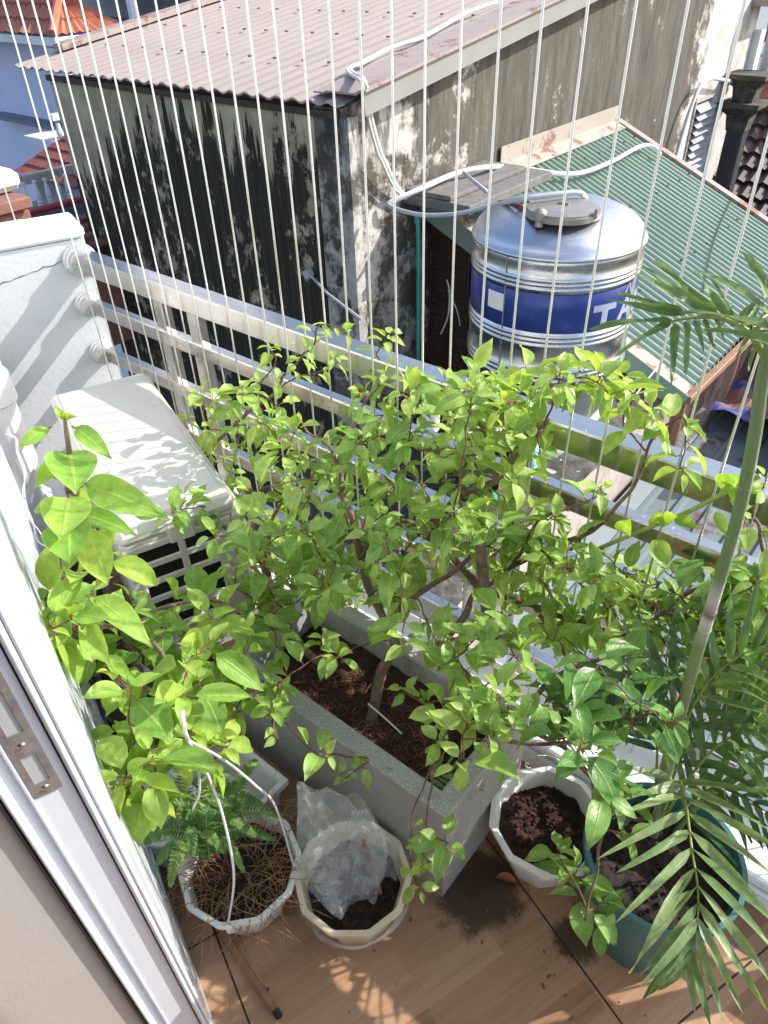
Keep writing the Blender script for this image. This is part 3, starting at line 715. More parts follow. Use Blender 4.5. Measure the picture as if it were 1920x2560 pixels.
L = [R_(0, 0, sw, H_, o_), R_(LW-sw, 0, LW, H_, o_), Q_([(LW-sw*1.2, 0), (LW-.001, 0), (sw*1.2, H_-.001), (.001, H_-.001)], o_)]; Ls.append(L)
o_ = LW*3.9; L = A_(o_) + [Q_([(LW*.45, H_+.02), (LW*.57, H_+.02), (LW*.75, H_+.085), (LW*.6, H_+.085)], o_)]; Ls.append(L)
for q_ in Ls: curved(q_, mat='letter', name='letter')
sta = thing('tank_stand', 'low angle-iron stand carrying the water tank', 'stand', (TC.x, TC.y, -1.75))
g = G(); g.lathe([(TR-.02, zb-.05), (TR+.01, zb-.05), (TR+.01, zb-.008), (TR-.02, zb-.008), (TR-.02, zb-.05)], TC, 64); build('ring', g, 'rust', sta, 40)
for k in range(4):
    a = pi/4+k*pi/2+.3; p = TC+V((cos(a)*(TR-.05), sin(a)*(TR-.05), 0))
    g = G(); g.bar(p+V((0, 0, zb-.04)), p+V((0, 0, -1.76)), .05); build('leg', g, 'concrete_pale', sta)
# clutter seen through the rails
for k, (pts, r, m, lab, cat) in enumerate((
    ([at(1342, 1080, 4.3), at(1335, 1130, 4.2), at(1330, 1185, 4.1)], .028, 'teal_pvc', 'short turquoise pipe standing under the water tank', 'pipe'),
    ([at(1325, 1120, 4.3), at(1380, 1135, 4.25), at(1425, 1105, 4.3), at(1500, 1030, 4.6)], .022, 'cable_white', 'bent cream pipe running under the water tank', 'pipe'),
    ([at(1150, 1060, 4.2), at(1200, 1118, 4.1), at(1225, 1098, 4.1), at(1248, 1060, 4.15)], .030, 'pvc_grey', 'grey waste pipe elbow left of the tank foot', 'pipe'),
    ([at(1170, 1210, 4.0), at(1240, 1245, 3.9)], .024, 'teal_pvc', 'pale turquoise pipe lying on the terrace', 'pipe'),)):
    g = G(); g.tube(bez(pts, 5), r, 10); tag(build('pipe', g, m, None, True), lab, cat)
g = G(); p = at(1078, 1035, 4.3); g.lathe([(.05, 0), (.055, .16), (.06, .17), (.045, .165), (0, .06)], V((p.x, p.y, p.z-.1)), 20); tag(build('white_cap', g, 'pvc_white', None, True), 'white plastic pipe end standing left of the tank base', 'pipe')

# ---- lilac house far left
P0 = at(133, 92, 12.4); hx, hy, hz = P0
lh = thing('lilac_house', 'lilac townhouse with an orange tiled canopy roof at the upper left', 'house', (hx, hy, -9))
def tileroof(name, o, du, dv, nu, nv, mat, par, amp=.03, step=.03, clip=None):
    """pantiles: du across the slope, dv up the slope; clip(u, v) trims the hip"""
    g = G(); o, du, dv = V(o), V(du), V(dv); nn = du.cross(dv).normalized()
    if nn.z < 0: nn = -nn
    for j in range(nv):
        ids = []
        for (v, h) in ((j/nv, step), ((j+1)/nv, 0)):
            row = []
            for i in range(nu*4+1):
                u = i/(nu*4); uu, vv = (clip(u, v) if clip else (u, v))
                row.append(g.add(o+du*uu+dv*vv+nn*(h+amp*.5*cos(2*pi*i/4))))
            ids.append(row)
        if j: 
            for i in range(nu*4): g.face((prev[i], prev[i+1], ids[0][i+1], ids[0][i]))
        for i in range(nu*4): g.face((ids[0][i], ids[0][i+1], ids[1][i+1], ids[1][i]))
        prev = ids[1]
    return build(name, g, mat, par)
ins, ht = .95, .62
re_ = onx(322, 66, hx); Ly = re_.y-hy
tileroof('roof', (hx, hy, hz), (-6, 0, 0), (0, ins, ht), 30, 4, 'tile_orange', lh, clip=lambda u, v: (u+(ins/6)*v*(1-u), v))
tileroof('roof', (hx, hy, hz), (0, Ly, 0), (-ins, 0, ht), 9, 4, 'tile_orange', lh, clip=lambda u, v: (u*(1-ins/Ly*v*.9)+(ins/Ly)*v*.0+(1-u)*(ins/Ly)*v, v))
g = G(); g.tube([V((hx, hy, hz+.03)), V((hx-ins, hy+ins, hz+ht+.05))], .06, 8); build('hip_ridge', g, 'tile_orange', lh)
g = G(); g.box((hx-3, hy+.06, hz-.06), (6.06, .12, .10)); g.box((hx-.06, hy+Ly/2+.06, hz-.06), (.12, Ly-.06, .10)); build('gutter', g, 'grey_wall', lh)
g = G(); g.box((hx-ins-2.6, hy+ins+1.5, hz+3.3), (5.2, 3, 5.6)); build('upper_wall', g, 'lilac_lit', lh)
g = G(); g.box((hx-.45-2.8, hy+.5+2, hz-5.2), (5.6, 4, 10.1)); build('lower_wall', g, 'lilac', lh)
g = G(); g.box((hx-.28, hy+.28, hz-5.2), (.34, .34, 10.1)); g.box((hx-.28, hy+.28, hz-.35), (.46, .46, .08)); g.box((hx-.28, hy+.28, hz-.52), (.42, .42, .06)); build('column', g, 'lilac_lit', lh)
g = G(); g.box((hx-.42, hy+1.6, hz-.6), (.06, 1.2, 1.0)); build('recess_shade_panel', g, 'shade_wall', lh)  # dark panel on the wall face, recess shade put into its colour
g = G(); q = onx(118, 285, hx); g.box((hx+.0, q.y+.35, q.z-.33), (.9, 1.1, .10)); g.box((hx+.42, q.y+.35, q.z+.02), (.12, 1.1, .07)); build('balcony', g, 'lilac_lit', lh)
for k in range(7):
    g = G(); g.lathe([(.03, -.28), (.03, -.24), (.045, -.18), (.03, -.08), (.02, -.02), (.03, .0)], V((hx+.42, q.y-.12+k*.15, q.z)), 8); build('baluster', g, 'lilac_lit', lh)
g = G(); q1 = onx(20, 372, hx-.3); g.box((hx-1.5, hy+.35, q1.z), (3.2, .3, .05)); build('string_course', g, 'shade_wall', lh)
g = G(); pq = onx(330, 30, hx-.1); g.tube([V((hx-.1, pq.y, hz-2)), V((hx-.1, pq.y, hz+4))], .06, 8); build('rainwater_pipe', g, 'lilac_lit', lh)
g = G(); g.box((hx-2.4, re_.y+2.2+2.6, -1), (9.5, 4, 14)); tag(build('grey_building', g, 'grey_wall', None), 'plain grey building rising behind the pink roof ridge', 'building')
# lower roof, balusters and brickwork at the left
lr = at(190, 472, 10.6)
lw = thing('porch_roof', 'small rust-red tiled porch roof at the foot of the lilac house', 'roof', lr)
tileroof('tiles', lr, (-1.5, 0, 0), (0, .75, .42), 12, 5, 'tile_maroon', lw, .02, .02, lambda u, v: (u*(1-.30*v), v))
g = G(); g.box((lr.x-.65, lr.y+.7, lr.z-.9), (1.2, 1.2, 1.7)); build('wall', g, 'shade_wall', lw)
bb = [(56, 457, 72, 511), (84, 451, 98, 505), (110, 446, 123, 501), (137, 440, 151, 494), (160, 434, 174, 486)]
BT = 9.2; bx = at(110, 446, BT).x
bl = None
for k, (xa, ya, xb, yb) in enumerate(bb):
    p = onx(xa, ya, bx); q = onx(xb, yb, bx); h = .27; r = .030
    prof = [(0, 0), (r*.9, 0), (r*.9, .03), (r*.6, .04), (r*1.0, .055), (r*.7, .07), (r*1.05, .10), (r*.9, .14), (r*.5, .21), (r*.38, .235), (r*.7, .245), (r*.7, .27), (0, .27)]
    if bl is None:
        g = G(); g.lathe([(a, b*h/.27) for a, b in prof], (p.x, p.y, p.z-h), 14); bl = build('baluster', g, 'pot_white', None, 40); o = bl; ref = V((p.x, p.y, p.z-h))
    else:
        o = bl.copy(); COL.objects.link(o); o.location = V((p.x, p.y, p.z-h))-ref
    tag(o, ('leftmost', 'second from the left', 'middle', 'second from the right', 'rightmost')[k]+' of the five small white turned balusters above the red pipe', 'baluster', 'row of white turned balusters')
p = onx(33, 455, bx-.5); q = onx(175, 424, bx-.5); g = G(); g.bar(p, q+V((0, .6, 0)), .10, .09); tag(build('coping_beam', g, 'concrete_pale', None), 'narrow tan concrete coping running behind the white balusters', 'coping')
p = onx(40, 505, bx-.1); g = G(); g.box((bx-.12, 5.4, p.z-.62), (.25, 4.2, 1.1)); tag(build('dark_parapet', g, 'shade_wall', None), 'shaded grey parapet carrying the white balusters', 'parapet')
p = onx(50, 538, bx+.25); g = G(); g.tube([V((bx+.25, p.y-1.2, p.z)), V((bx+.25, p.y+1.5, p.z))], .035, 10); tag(build('red_pipe', g, 'red_paint', None, True), 'dull red pipe running along the brick roof edge', 'pipe')
g = G(); z = p.z-.12
for i in range(4):
    for j in range(9):
        g.box((bx+.50+i*.16+(.0), p.y-1.7+j*.28+(i % 2)*.14, z-.10*i*.4), (.15, .27, .05), bev=.008)
g.box((bx+.75, p.y-.4, z-.7), (.7, 2.5, .9)); tag(build('brick_roof', g, 'brick_red', None), 'orange-red brick paving sloping below the red pipe', 'paving')
pc = at(12, 520, 4.6)
pr = thing('brick_pier', 'broken brick pier with a white plastered cap at the left edge', 'pier', (pc.x, pc.y, pc.z-1))
rr = random.Random(2)
top = at(-62, 440, 4.6)
g = G()
for j in range(10):
    z = top.z-.11-j*.072
    for i in range(3):
        w_ = rr.uniform(.13, .17); g.box((top.x-.10+i*.155+rr.uniform(-.01, .01)-(.07 if j % 2 else 0), top.y, z), (w_, .22+rr.uniform(-.02, .03), .058), bev=.008)
build('bricks', g, 'brick_red', pr)
g = G(); g.grid(lambda u, v: V((top.x-.32+.50*u, top.y-.1+.2*v, top.z-.75+.65))+V((0, 0, -.0)), 2, 2); g.box((top.x-.03, top.y+.01, top.z-.45), (.40, .17, .72)); build('mortar', g, 'mossy', pr)
g = G(); g.box((top.x-.05, top.y, top.z-.02), (.46, .30, .10), bev=.03); build('cap', g, 'white_paint', pr)

# ---- far right: dark tiled house, blue house
th = thing('tiled_house', 'house with a dark brown-black pantile roof behind the green shed', 'house', (-2, 12, -9))
tileroof('roof', (-4.2, 9.3, -3.15), (5.5, 0, 0), (0, 4.7, 2.62), 30, 18, 'tile_dark', th, .05, .05)
g = G(); g.box((-1.5, 14.05, -.45), (5.4, .12, .34)); build('ridge_board', g, 'red_paint' if False else 'rust', th)
g = G(); g.tube([V((-4.2, 13.95, -.24)), V((1.2, 13.95, -.24))], .05, 8); build('ridge_pipe', g, 'pvc_grey', th)
g = G(); g.box((-1.5, 12.0, -6), (5.2, 4, 5)); build('wall', g, 'dark_brown', th)
q = ony(1912, 190, 16)
bh = thing('blue_house', 'blue-grey building with a dark red balcony band at the upper right edge', 'house', (q.x+1.5, 17, -9))
g = G(); g.box((q.x+2.3, 17.5, -4), (5, 1.2, 10)); build('wall', g, 'blue_bits', bh)
q2 = ony(1912, 65, 16.6); g = G(); g.box((q2.x+2.2, 16.8, q2.z), (4.6, .3, .5)); build('balcony_band', g, 'red_paint', bh)
q2 = ony(1905, 20, 16.6); g = G(); g.box((q2.x+.05, 16.7, q2.z+.1), (.25, .3, 1.5)); build('pillar', g, 'pvc_white', bh)
q2 = ony(1905, 120, 16.4); g = G(); g.box((q2.x+2.1, 16.5, q2.z), (4.6, .25, .16)); build('ledge', g, 'grey_wall', bh)
q2 = ony(1908, 195, 15.6); g = G()
for k in range(10): g.tube([V((q2.x-.12+k*.09, 15.6, q2.z-.35)), V((q2.x-.12+k*.09, 15.6, q2.z+.3))], .015, 5)
for k in range(4): g.tube([V((q2.x-.15, 15.6, q2.z-.3+k*.18)), V((q2.x+.8, 15.6, q2.z-.3+k*.18))], .015, 5)
tag(build('window_grille', g, 'pvc_white', None), 'white metal grille above the dark tiled roof', 'grille')
q2 = ony(1916, 8, 17.5); g = G(); rr = random.Random(4)
for k in range(900):
    d = V((rr.gauss(0, 1), rr.gauss(0, 1), rr.gauss(0, 1))).normalized()*rr.uniform(.2, 1)**.5
    c = V((q2.x+.9, 18.5, q2.z+.7))+V((d.x*1.2, d.y, d.z*.9)); a = V((rr.gauss(0, 1), rr.gauss(0, 1), rr.gauss(0, 1))).normalized(); b = a.orthogonal().normalized()
    g.face([g.add(c+a*.09), g.add(c+b*.05), g.add(c-a*.09), g.add(c-b*.05)])
tr_ = thing('distant_tree', 'green tree top peeking over the blue-grey building at the right edge', 'tree', (q2.x+.9, 18.5, -9))
build('crown', g, 'foliage_far', tr_)
g = G(); g.tube([V((q2.x+.9, 18.5, -9)), V((q2.x+.9, 18.5, q2.z+.4))], [.2, .08], 8); build('trunk', g, 'bark', tr_)

# ================================================================== BALCONY
def abbox(g, a0, a1, b0, b1, z0, z1, bev=0):
    g.box(ab((a0+a1)/2, (b0+b1)/2, (z0+z1)/2), (abs(a1-a0), abs(b1-b0), abs(z1-z0)), RA, RB, V((0, 0, 1)), bev)
g = G()
fl = [ab(-2.62, .075), V((3.2, .995, 0)), ab(3.4, -.6), ab(3.2, -3.4), ab(-2.62, -3.4)]
g.prism([p+V((0, 0, -.16)) for p in fl], (0, 0, .16)); struct('floor', g, 'floor')
g = G(); cl = [ab(-2.8, -.1, 2.72), ab(-2.8, .42, 2.72), V((-2.2, 1.30, 2.72)), V((2.6, 1.30, 2.72)), ab(3.2, -.1, 2.72)]
g = G(); g.box((.1, 1.12, 2.76), (5.4, .16, .10)); tag(build('added_beam', g, 'white_paint'), 'unseen white beam added instead of a ceiling, holding the tops of the steel cables', 'beam')  # unseen beam added in place of a ceiling to leave more sky fill
# house wall the door stands in, with the plain room behind the camera
g = G(); abbox(g, -2.75, -.705, -.50, -.125, -1, 2.72); abbox(g, .62, 3.2, -.50, -.125, -.02, 2.72); abbox(g, -.705, .62, -.50, -.155, 2.25, 2.72)
tag(build('house_wall', g, 'white_paint'), 'white outer house wall around the balcony doorway', 'wall')
g = G(); abbox(g, -2.2, -.556, -.56, -.1535, 0.001, 2.25); abbox(g, -2.7, -2.6, -3.3, -.5, 0, 2.6); abbox(g, 3.1, 3.2, -3.3, -.5, 0, 2.6); abbox(g, -2.7, 3.2, -3.4, -3.3, 0, 2.6); abbox(g, -2.7, 3.2, -3.4, -.5, 2.6, 2.7)
tag(build('room_wall', g, 'beige'), 'smooth beige wall return beside the door frame at the lower left', 'wall')
# ---- door jamb with strike plate
jb = thing('door_frame', 'white aluminium door jamb with a worn metal strike plate beside the doorway', 'door frame', ab(-.6, -.11, 0))
g = G(); abbox(g, -.70, -.556, -.150, -.070, 0, 2.25, .003)
abbox(g, -.556, -.549, -.1495, -.140, 0, 2.25, .002); abbox(g, -.556, -.551, -.129, -.1255, 0, 2.25, .001)
build('jamb', g, 'white_gloss', jb)
g = G()
g.lathe([(.0035, 0), (.0035, 2.25)], ab(-.551, -.1465, 0), 12); g.lathe([(.0042, 0), (.0042, 2.25)], ab(-.553, -.080, 0), 12); g.lathe([(.003, 0), (.003, 2.25)], ab(-.553, -.0725, 0), 12); build('trim', g, 'white_gloss', jb, 'all')
g = G(); abbox(g, -.556, -.5485, -.1545, -.1515, 0, 2.25); abbox(g, -.556, -.5550, -.0865, -.0845, 0, 2.25); build('gasket', g, 'dark_gap', jb)
g = G(); z0, z1 = .895, 1.092; pb0, pb1 = -.1245, -.0955
for (b0_, b1_, za, zb_) in ((pb0, pb1, z0, z0+.022), (pb0, pb0+.007, z0+.022, z0+.068), (pb1-.007, pb1, z0+.022, z0+.068), (pb0, pb1, z0+.068, z0+.105), (pb0, pb0+.007, z0+.105, z1-.03), (pb1-.007, pb1, z0+.105, z1-.03), (pb0, pb1, z1-.03, z1)):
    abbox(g, -.556, -.5535, b0_, b1_, za, zb_)
pl = build('strike_plate', g, 'worn_plate', jb)
g = G(); abbox(g, -.5565, -.5552, pb0+.007, pb1-.007, z0+.022, z0+.068); abbox(g, -.5565, -.5552, pb0+.007, pb1-.007, z0+.105, z1-.03); build('latch_pocket', g, 'pvc_grey', pl)
for zz in (z0+.011, z0+.086, z1-.013):
    g = G(); c = ab(-.5535, (pb0+pb1)/2, zz); g.lathe([(0, .0018), (.003, .0016), (.0048, .0), ], c, 16, RA); g.box(c+RA*.0016, (.0012, .006, .0011), RA, RB, V((0, 0, 1))); build('screw', g, 'screw', pl)
# ---- door leaf folded back against the wall
r_ = ray(62, 1250); ae = -.072*(RA.dot(r_)/RB.dot(r_)) if RB.dot(r_) < 0 else -1.3
ae = max(-1.75, min(-1.0, ae))
dl = thing('door_leaf', 'white aluminium door leaf folded flat against the house wall', 'door', ab(-.9, -.09, 0))
g = G(); abbox(g, ae, -.706, -.112, -.076, .012, 2.2, .004); build('panel', g, 'white_gloss', dl)
g = G(); abbox(g, ae, ae+.05, -.076, -.070, .012, 2.2, .002); abbox(g, -.76, -.706, -.076, -.071, .012, 2.2, .002); abbox(g, ae+.05, -.76, -.076, -.071, .012, .12, .002); build('stile', g, 'white_gloss', dl)
g = G(); abbox(g, ae+.10, ae+.112, -.0765, -.0755, .86, 2.1); build('slot', g, 'dark_gap', dl)
g = G(); g.lathe([(.004, .85), (.004, 2.1)], ab(ae+.09, -.073, 0), 10); build('bead', g, 'alu', dl, 'all')
# ---- parapet at the left
pw = thing('parapet_wall', 'white rendered side wall of the balcony with a thick plaster coping', 'wall', ab(-2.62, .1, 0))
g = G(); abbox(g, -2.69, -2.519, -.125, .356, -1.6, .885); build('wall', g, 'wall_render', pw)
g = G(); abbox(g, -2.70, -2.508, -.125, .362, .888, .925, .010); build('coping', g, 'white_paint', pw)
g = G(); abbox(g, -2.66, -2.62, -.12, .205, .926, .935, .002); st = build('fixing_strip', g, 'pvc_white', pw)
g = G(); c = ab(-2.63, .13, .935); g.lathe([(.012, 0), (.010, .004), (.006, .005), (.005, .012), (0, .012)], c, 14); build('screw', g, 'screw', st, True)
g = G(); rr = random.Random(8); pts = []
for i in range(26): pts.append(ab(-2.518, .32-.018*i, .835-.003*i+rr.uniform(-.004, .004)))
g.tube(pts, [rr.uniform(.0004, .0014) for _ in pts], 4); build('crack', g, 'dark_gap', pw)
# ---- white sill
si = thing('balcony_sill', 'glossy white concrete sill under the steel railing', 'sill', (0, 1.07, 0))
g = G(); g.box((.2, 1.07, -.2), (5.2, .15, .59), bev=.004); build('kerb', g, 'sill_white', si)
g = G(); g.tube([V((-2.2, .995, .088)), V((2.8, .995, .088))], .012, 10); g.box((.3, .988, .03), (5, .012, .055), bev=.003); build('moulding', g, 'sill_white', si, True)
g = G(); g.box((2.55, .5, .3), (.2, 1.7, 1.2), bev=.005); tag(build('end_wall', g, 'white_paint'), 'white end wall of the balcony beyond the right side', 'wall')
# ---- railing
ra = thing('railing', 'stainless steel railing of square tubes dotted with grime and water marks', 'railing', (0, 1.18, .1))
def wx(y, z):  # where a rail meets the side wall
    return (-2.519-RA.y*y)/RA.x
XR = 2.45
for k, (zt_, h, dpt) in enumerate(((.85, .060, .060), (.70, .045, .032), (.53, .045, .032), (.355, .045, .032), (.175, .045, .032))):
    y0 = 1.15; yc = y0+dpt/2; x0 = wx(yc, 0)+.004
    g = G(); g.box(((x0+XR)/2, yc, zt_-h/2), (XR-x0, dpt, h), bev=.0035); rl = build('rail', g, 'steel', ra)
    g = G(); c = V((wx(yc, 0), yc, zt_-h/2)); R0 = .052 if k == 0 else .040
    prof = [(0, .002), (R0, .002), (R0+.003, .006), (R0, .011), (R0*.93, .013), (R0*.95, .018), (R0*.90, .023), (R0*.80, .026), (R0*.80, .05), (R0*.74, .054), (0, .054)]
    g.lathe(prof, c, 36, RA); build('flange', g, 'alu', rl, 40)
for x in (-1.835, -1.677, -.700, -.605, .47, .57, 1.65, 1.75):
    g = G(); g.box((x, 1.176, .445), (.042, .036, .689), bev=.003); build('post', g, 'steel', ra)
# ---- safety cables
GC = 'safety cables strung in front of the railing'
cb = None; x = -1.7017+.0683*0; k0 = -6
xs = [-1.7017+.0683*k for k in range(-6, 45)]
for x in xs:
    if x < wx(1.1, 0)+.02: continue
    if cb is None:
        g = G(); g.tube([V((x, 1.10, .098)), V((x, 1.10, 1.4)), V((x, 1.10, 2.72))], .0022, 8); cb = build('steel_cable', g, 'steel_cable', None, 'all'); cx0 = x; o = cb
    else:
        o = cb.copy(); COL.objects.link(o); o.location = (x-cx0, 0, 0)
    tag(o, 'thin taut white steel cable rising from the sill in front of the railing', 'cable', GC)
cb2 = None
for k in range(5):
    b = .185-.068*k
    if cb2 is None:
        g = G(); g.tube([ab(-2.64, b, .93), ab(-2.64, b, 2.72)], .0022, 8); cb2 = build('steel_cable', g, 'steel_cable', None, 'all'); o = cb2; b_0 = b
    else:
        o = cb2.copy(); COL.objects.link(o); o.location = RB*(b-b_0)
    tag(o, 'thin taut white steel cable rising from the strip on the white side wall', 'cable', 'safety cables over the side wall')
# ---- air conditioner
ac = thing('air_conditioner', 'cream air conditioner outdoor unit with a slotted side grille by the railing', 'air conditioner', ab(-1.68, .21, .1))
A0, A1, B0, B1, ZT = -2.10, -1.345, .082, .368, .60
g = G(); abbox(g, A0+.006, A1-.006, B0+.006, B1-.006, .14, ZT-.035, .012); build('casing', g, 'ac_white', ac)
g = G()
def cov(u, v):
    a = A0+(A1-A0)*u; b = B0+(B1-B0)*v; return ab(a, b, ZT)
abbox(g, A0, A1, B0, B1, ZT-.045, ZT-.004, .014); abbox(g, A0+.02, A1-.03, B0+.02, B1-.02, ZT-.01, ZT, .004)
abbox(g, A1-.01, A1+.004, B0+.11, B1-.11, ZT-.075, ZT-.02, .01); build('top_cover', g, 'ac_white', ac)
g = G(); abbox(g, A1-.008, A1-.004, B0+.03, B1-.03, .28, ZT-.07); gl = build('side_grille', g, 'ac_dark', ac)
g = G()
for b in (B0+.028, B0+.137, B1-.062): abbox(g, A1-.006, A1+.001, b-.0085, b+.0085, .2, ZT-.052, .003)
for k in range(8):
    z = ZT-.060-k*.053; abbox(g, A1-.006, A1+.0005, B0+.02, B1-.055, z-.010, z+.010, .004)
abbox(g, A1-.006, A1+.0015, B0+.004, B0+.036, .15, ZT-.05, .006); abbox(g, A1-.006, A1+.0015, B1-.062, B1-.026, .15, ZT-.05, .004); abbox(g, A1-.006, A1+.002, B1-.024, B1-.004, .15, ZT-.05, .006); abbox(g, A1-.006, A1+.0012, B0+.03, B1-.05, .15, .22, .003)
build('grille_bars', g, 'ac_white', gl)
g = G(); c = ab(A1+.003, B1-.045, ZT-.075); g.lathe([(.006, 0), (.005, .003), (0, .003)], c, 14, RA); build('screw', g, 'screw', ac, True)
for a in (A0+.08, A1-.1):
    g = G(); abbox(g, a-.02, a+.02, B0, B1, .08, .145, .004); build('foot', g, 'dark_metal', ac)
g = G(); abbox(g, A0+.02, A1+.02, B0+.04, B0+.08, .0, .08); abbox(g, A0+.02, A1+.02, B1-.18, B1-.14, .0, .08); build('bearer', g, 'dark_brown', ac)
# ---- drain pipe, cloth, wires in the corner
dpp = thing('drain_pipe', 'thick white plastic drain pipe standing in the corner by the side wall', 'pipe', ab(-2.42, -.03, 0))
pc_ = ab(-2.42, -.055, 0)
g = G(); g.lathe([(.052, .02), (.052, 2.72)], pc_, 28); build('pipe', g, 'pvc_white', dpp, 'all')
g = G(); g.lathe([(.052, .46), (.064, .47), (.064, .56), (.052, .575)], pc_, 28); build('coupling', g, 'pvc_white', dpp, True)
g = G(); g.grid(lambda u, v: ab(-2.30+.42*u, -.09+.13*v+.02*nz((u*3, v*3, 1), 1), .03+.22*(1-u)**2*(1-abs(v-.5))+.035*nz((u*7, v*5, 0), 1, 4)+.02), 24, 14)
tag(build('grey_cloth', g, 'pvc_grey', None, 'all'), 'crumpled grey sheet bundled on the floor in the white corner', 'cloth')
for j in range(2):
    g = G(); pts = [at(14, 1085, 1.95), at(38+j*3, 1095, 1.9), at(42+j*4, 1130, 1.85), at(60+j*4, 1180, 1.8), at(62-j*5, 1240, 1.75), at(78+j*3, 1300, 1.7), at(100-j*8, 1330+j*18, 1.65), at(118, 1372-j*6, 1.6), at(132, 1376-j*20, 1.6)]
    g.tube(bez(pts, 6), .0016, 5); tag(build('loose_wire', g, 'pvc_grey', None), ('grey loose wire hanging beside the door leaf, the upper of two', 'grey loose wire hanging beside the door leaf, the lower of two')[j], 'wire', 'loose wires by the door leaf')

# ---- pots
def soil_disc(par, c, r, z, mat='soil', amp=.012, seed=0, n=10, rot=0, cl=0):
    g = G(); ids = []
    R, S = 26, 60
    def hgt(x, y): return z+amp*(nz((x, y, 0), 16, seed)+.55*nz((x, y, 0), 45, seed+3)+.4*nz((x, y, 1), 95, seed+5))
    ctr = g.add((c.x, c.y, hgt(c.x, c.y)))
    for i in range(1, R+1):
        rr_ = []
        for k in range(S):
            t = 2*pi*k/S; q = r*i/R; x = c.x+cos(t)*q; y = c.y+sin(t)*q; rr_.append(g.add((x, y, hgt(x, y))))
        ids.append(rr_)
    for k in range(S): g.face((ctr, ids[0][k], ids[0][(k+1) % S]))
    for i in range(R-1):
        for k in range(S): g.face((ids[i][k], ids[i][(k+1) % S], ids[i+1][(k+1) % S], ids[i+1][k]))
    rs = random.Random(seed)
    for k in range(cl):                                 # crumbs and pebbles
        t = rs.uniform(0, 2*pi); q = r*.93*sqrt(rs.random()); s_ = rs.uniform(.002, .0065); x = c.x+cos(t)*q; y = c.y+sin(t)*q
        blob(g, V((x, y, hgt(x, y)+s_*.3)), s_, rs)
    return build('soil', g, mat, par, 'all')
def blob(g, c, s, rs):
    a = V((rs.gauss(0, 1), rs.gauss(0, 1), rs.gauss(0, 1))).normalized(); b = a.orthogonal().normalized(); d = a.cross(b)
    p = [g.add(c+v*s*rs.uniform(.7, 1.2)) for v in (a, b, -a, -b, d, -d)]
    for i in range(4): g.face((p[i], p[(i+1) % 4], p[4])); g.face((p[(i+1) % 4], p[i], p[5]))
def facet(n, rot):
    def f(t, z):
        k = ((t-rot) % (2*pi/n))-pi/n; return cos(pi/n)/cos(k)
    return f
def pot(label, name, c, r, h, n, mat, rim=.010, taper=.72, rot=0, soilz=None, soilmat='soil', seed=0, cl=120, cat='flower pot', flare=.006):
    c = V(c); t = thing(name, label, cat, c)
    g = G(); N = n*8 if n else 64; ff = facet(n, rot) if n else None
    prof = [(0, .003), (r*taper-.01, .003), (r*taper, .0), (r*taper+.004, .006), (r*(.5+.5*taper), h*.5), (r-flare, h*.86), (r-flare, h*.90), (r+.002, h*.915), (r+.004, h*.96), (r+.003, h), (r-rim+.002, h), (r-rim, h-.004), (r-rim-.004, h*.88), (r*(.5+.5*taper)-.008, h*.45), (0, h*.42)]
    g.lathe(prof, c, N, V((0, 0, 1)), 0, ff); build('pot', g, mat, t, 50)
    sz = soilz if soilz else h*.72
    soil_disc(t, c, r*(taper+(1-taper)*sz/h)*(.955 if n else .97), c.z+sz, soilmat, .012, seed, cl=cl)
    return t
HW = .150
PF = onz(600, 2158, HW); PB = onz(882, 2188, HW-.005); PW = onz(1370, 2046, HW)
PF.z = PB.z = PW.z = 0; PG = V((-.040, .822, 0))
fp = pot('white ten-sided hanging pot filled with dry stems and a fern', 'hanging_pot', PF, .121, HW, 10, 'pot_white', .009, .62, .2, .118, 'soil_dark', 1, 60)
bp = pot('cream stained ten-sided pot wrapped in clear plastic, beside the fern pot', 'flower_pot', PB, .115, HW-.005, 10, 'pot_cream', .010, .64, .05, .100, 'soil_dark', 2, 260)
wp = pot('white ten-sided pot of bare brown soil between the planter and the teal pot', 'flower_pot', PW, .122, HW, 10, 'pot_white', .011, .62, .15, .108, 'soil', 3, 320)
gp = pot('large round teal plastic pot holding the palm at the lower right', 'flower_pot', PG, .142, .255, 0, 'pot_teal', .008, .78, 0, .200, 'soil_dark', 4, 160, flare=.004)
# small clips and wire hook on the white pots
g = G(); a = radians(-52); c = PF+V((cos(a)*.118, sin(a)*.118, HW-.010)); g.box(c, (.010, .016, .030), V((cos(a), sin(a), 0)), V((-sin(a), cos(a), 0)), V((0, 0, 1)), .003); build('cord_clip', g, 'pot_white', fp)
g = G(); q0 = onz(1320, 1918, HW); g.tube(bez([q0+V((0, 0, .0)), q0+V((-.005, .01, .015)), q0+V((.01, .02, .03)), q0+V((.04, .035, .035)), q0+V((.07, .04, .02))], 6), .0012, 5); g.tube(bez([q0+V((.006*cos(t), .006*sin(t), .002+t*.0008)) for t in range(0, 12)], 3), .0010, 4); build('wire_hook', g, 'screw', wp)
apex = at(470, 1850, 1.12)
def cord(pts, label):
    g = G(); g.tube(bez(pts, 8), .0022, 7); o = build('cord', g, 'rope', fp, 'all'); return o
cord([PF+V((cos(a)*.112, sin(a)*.116, HW+.004)), at(585, 2190, 1.40), at(560, 2050, 1.30), at(525, 1950, 1.22), apex], '')
cord([PF+V((.095, .060, HW+.002)), at(690, 2020, 1.42), at(640, 1965, 1.32), at(560, 1900, 1.22), apex], '')
cord([PF+V((-.10, .040, HW+.002)), at(482, 2040, 1.45), at(498, 1985, 1.38), at(497, 1930, 1.3), at(486, 1885, 1.2), apex], '')
g = G(); g.tube([apex, apex+V((.0, .0, .02)), apex+V((-.01, .01, .05))], .003, 7); build('cord_knot', g, 'rope', fp, 'all')
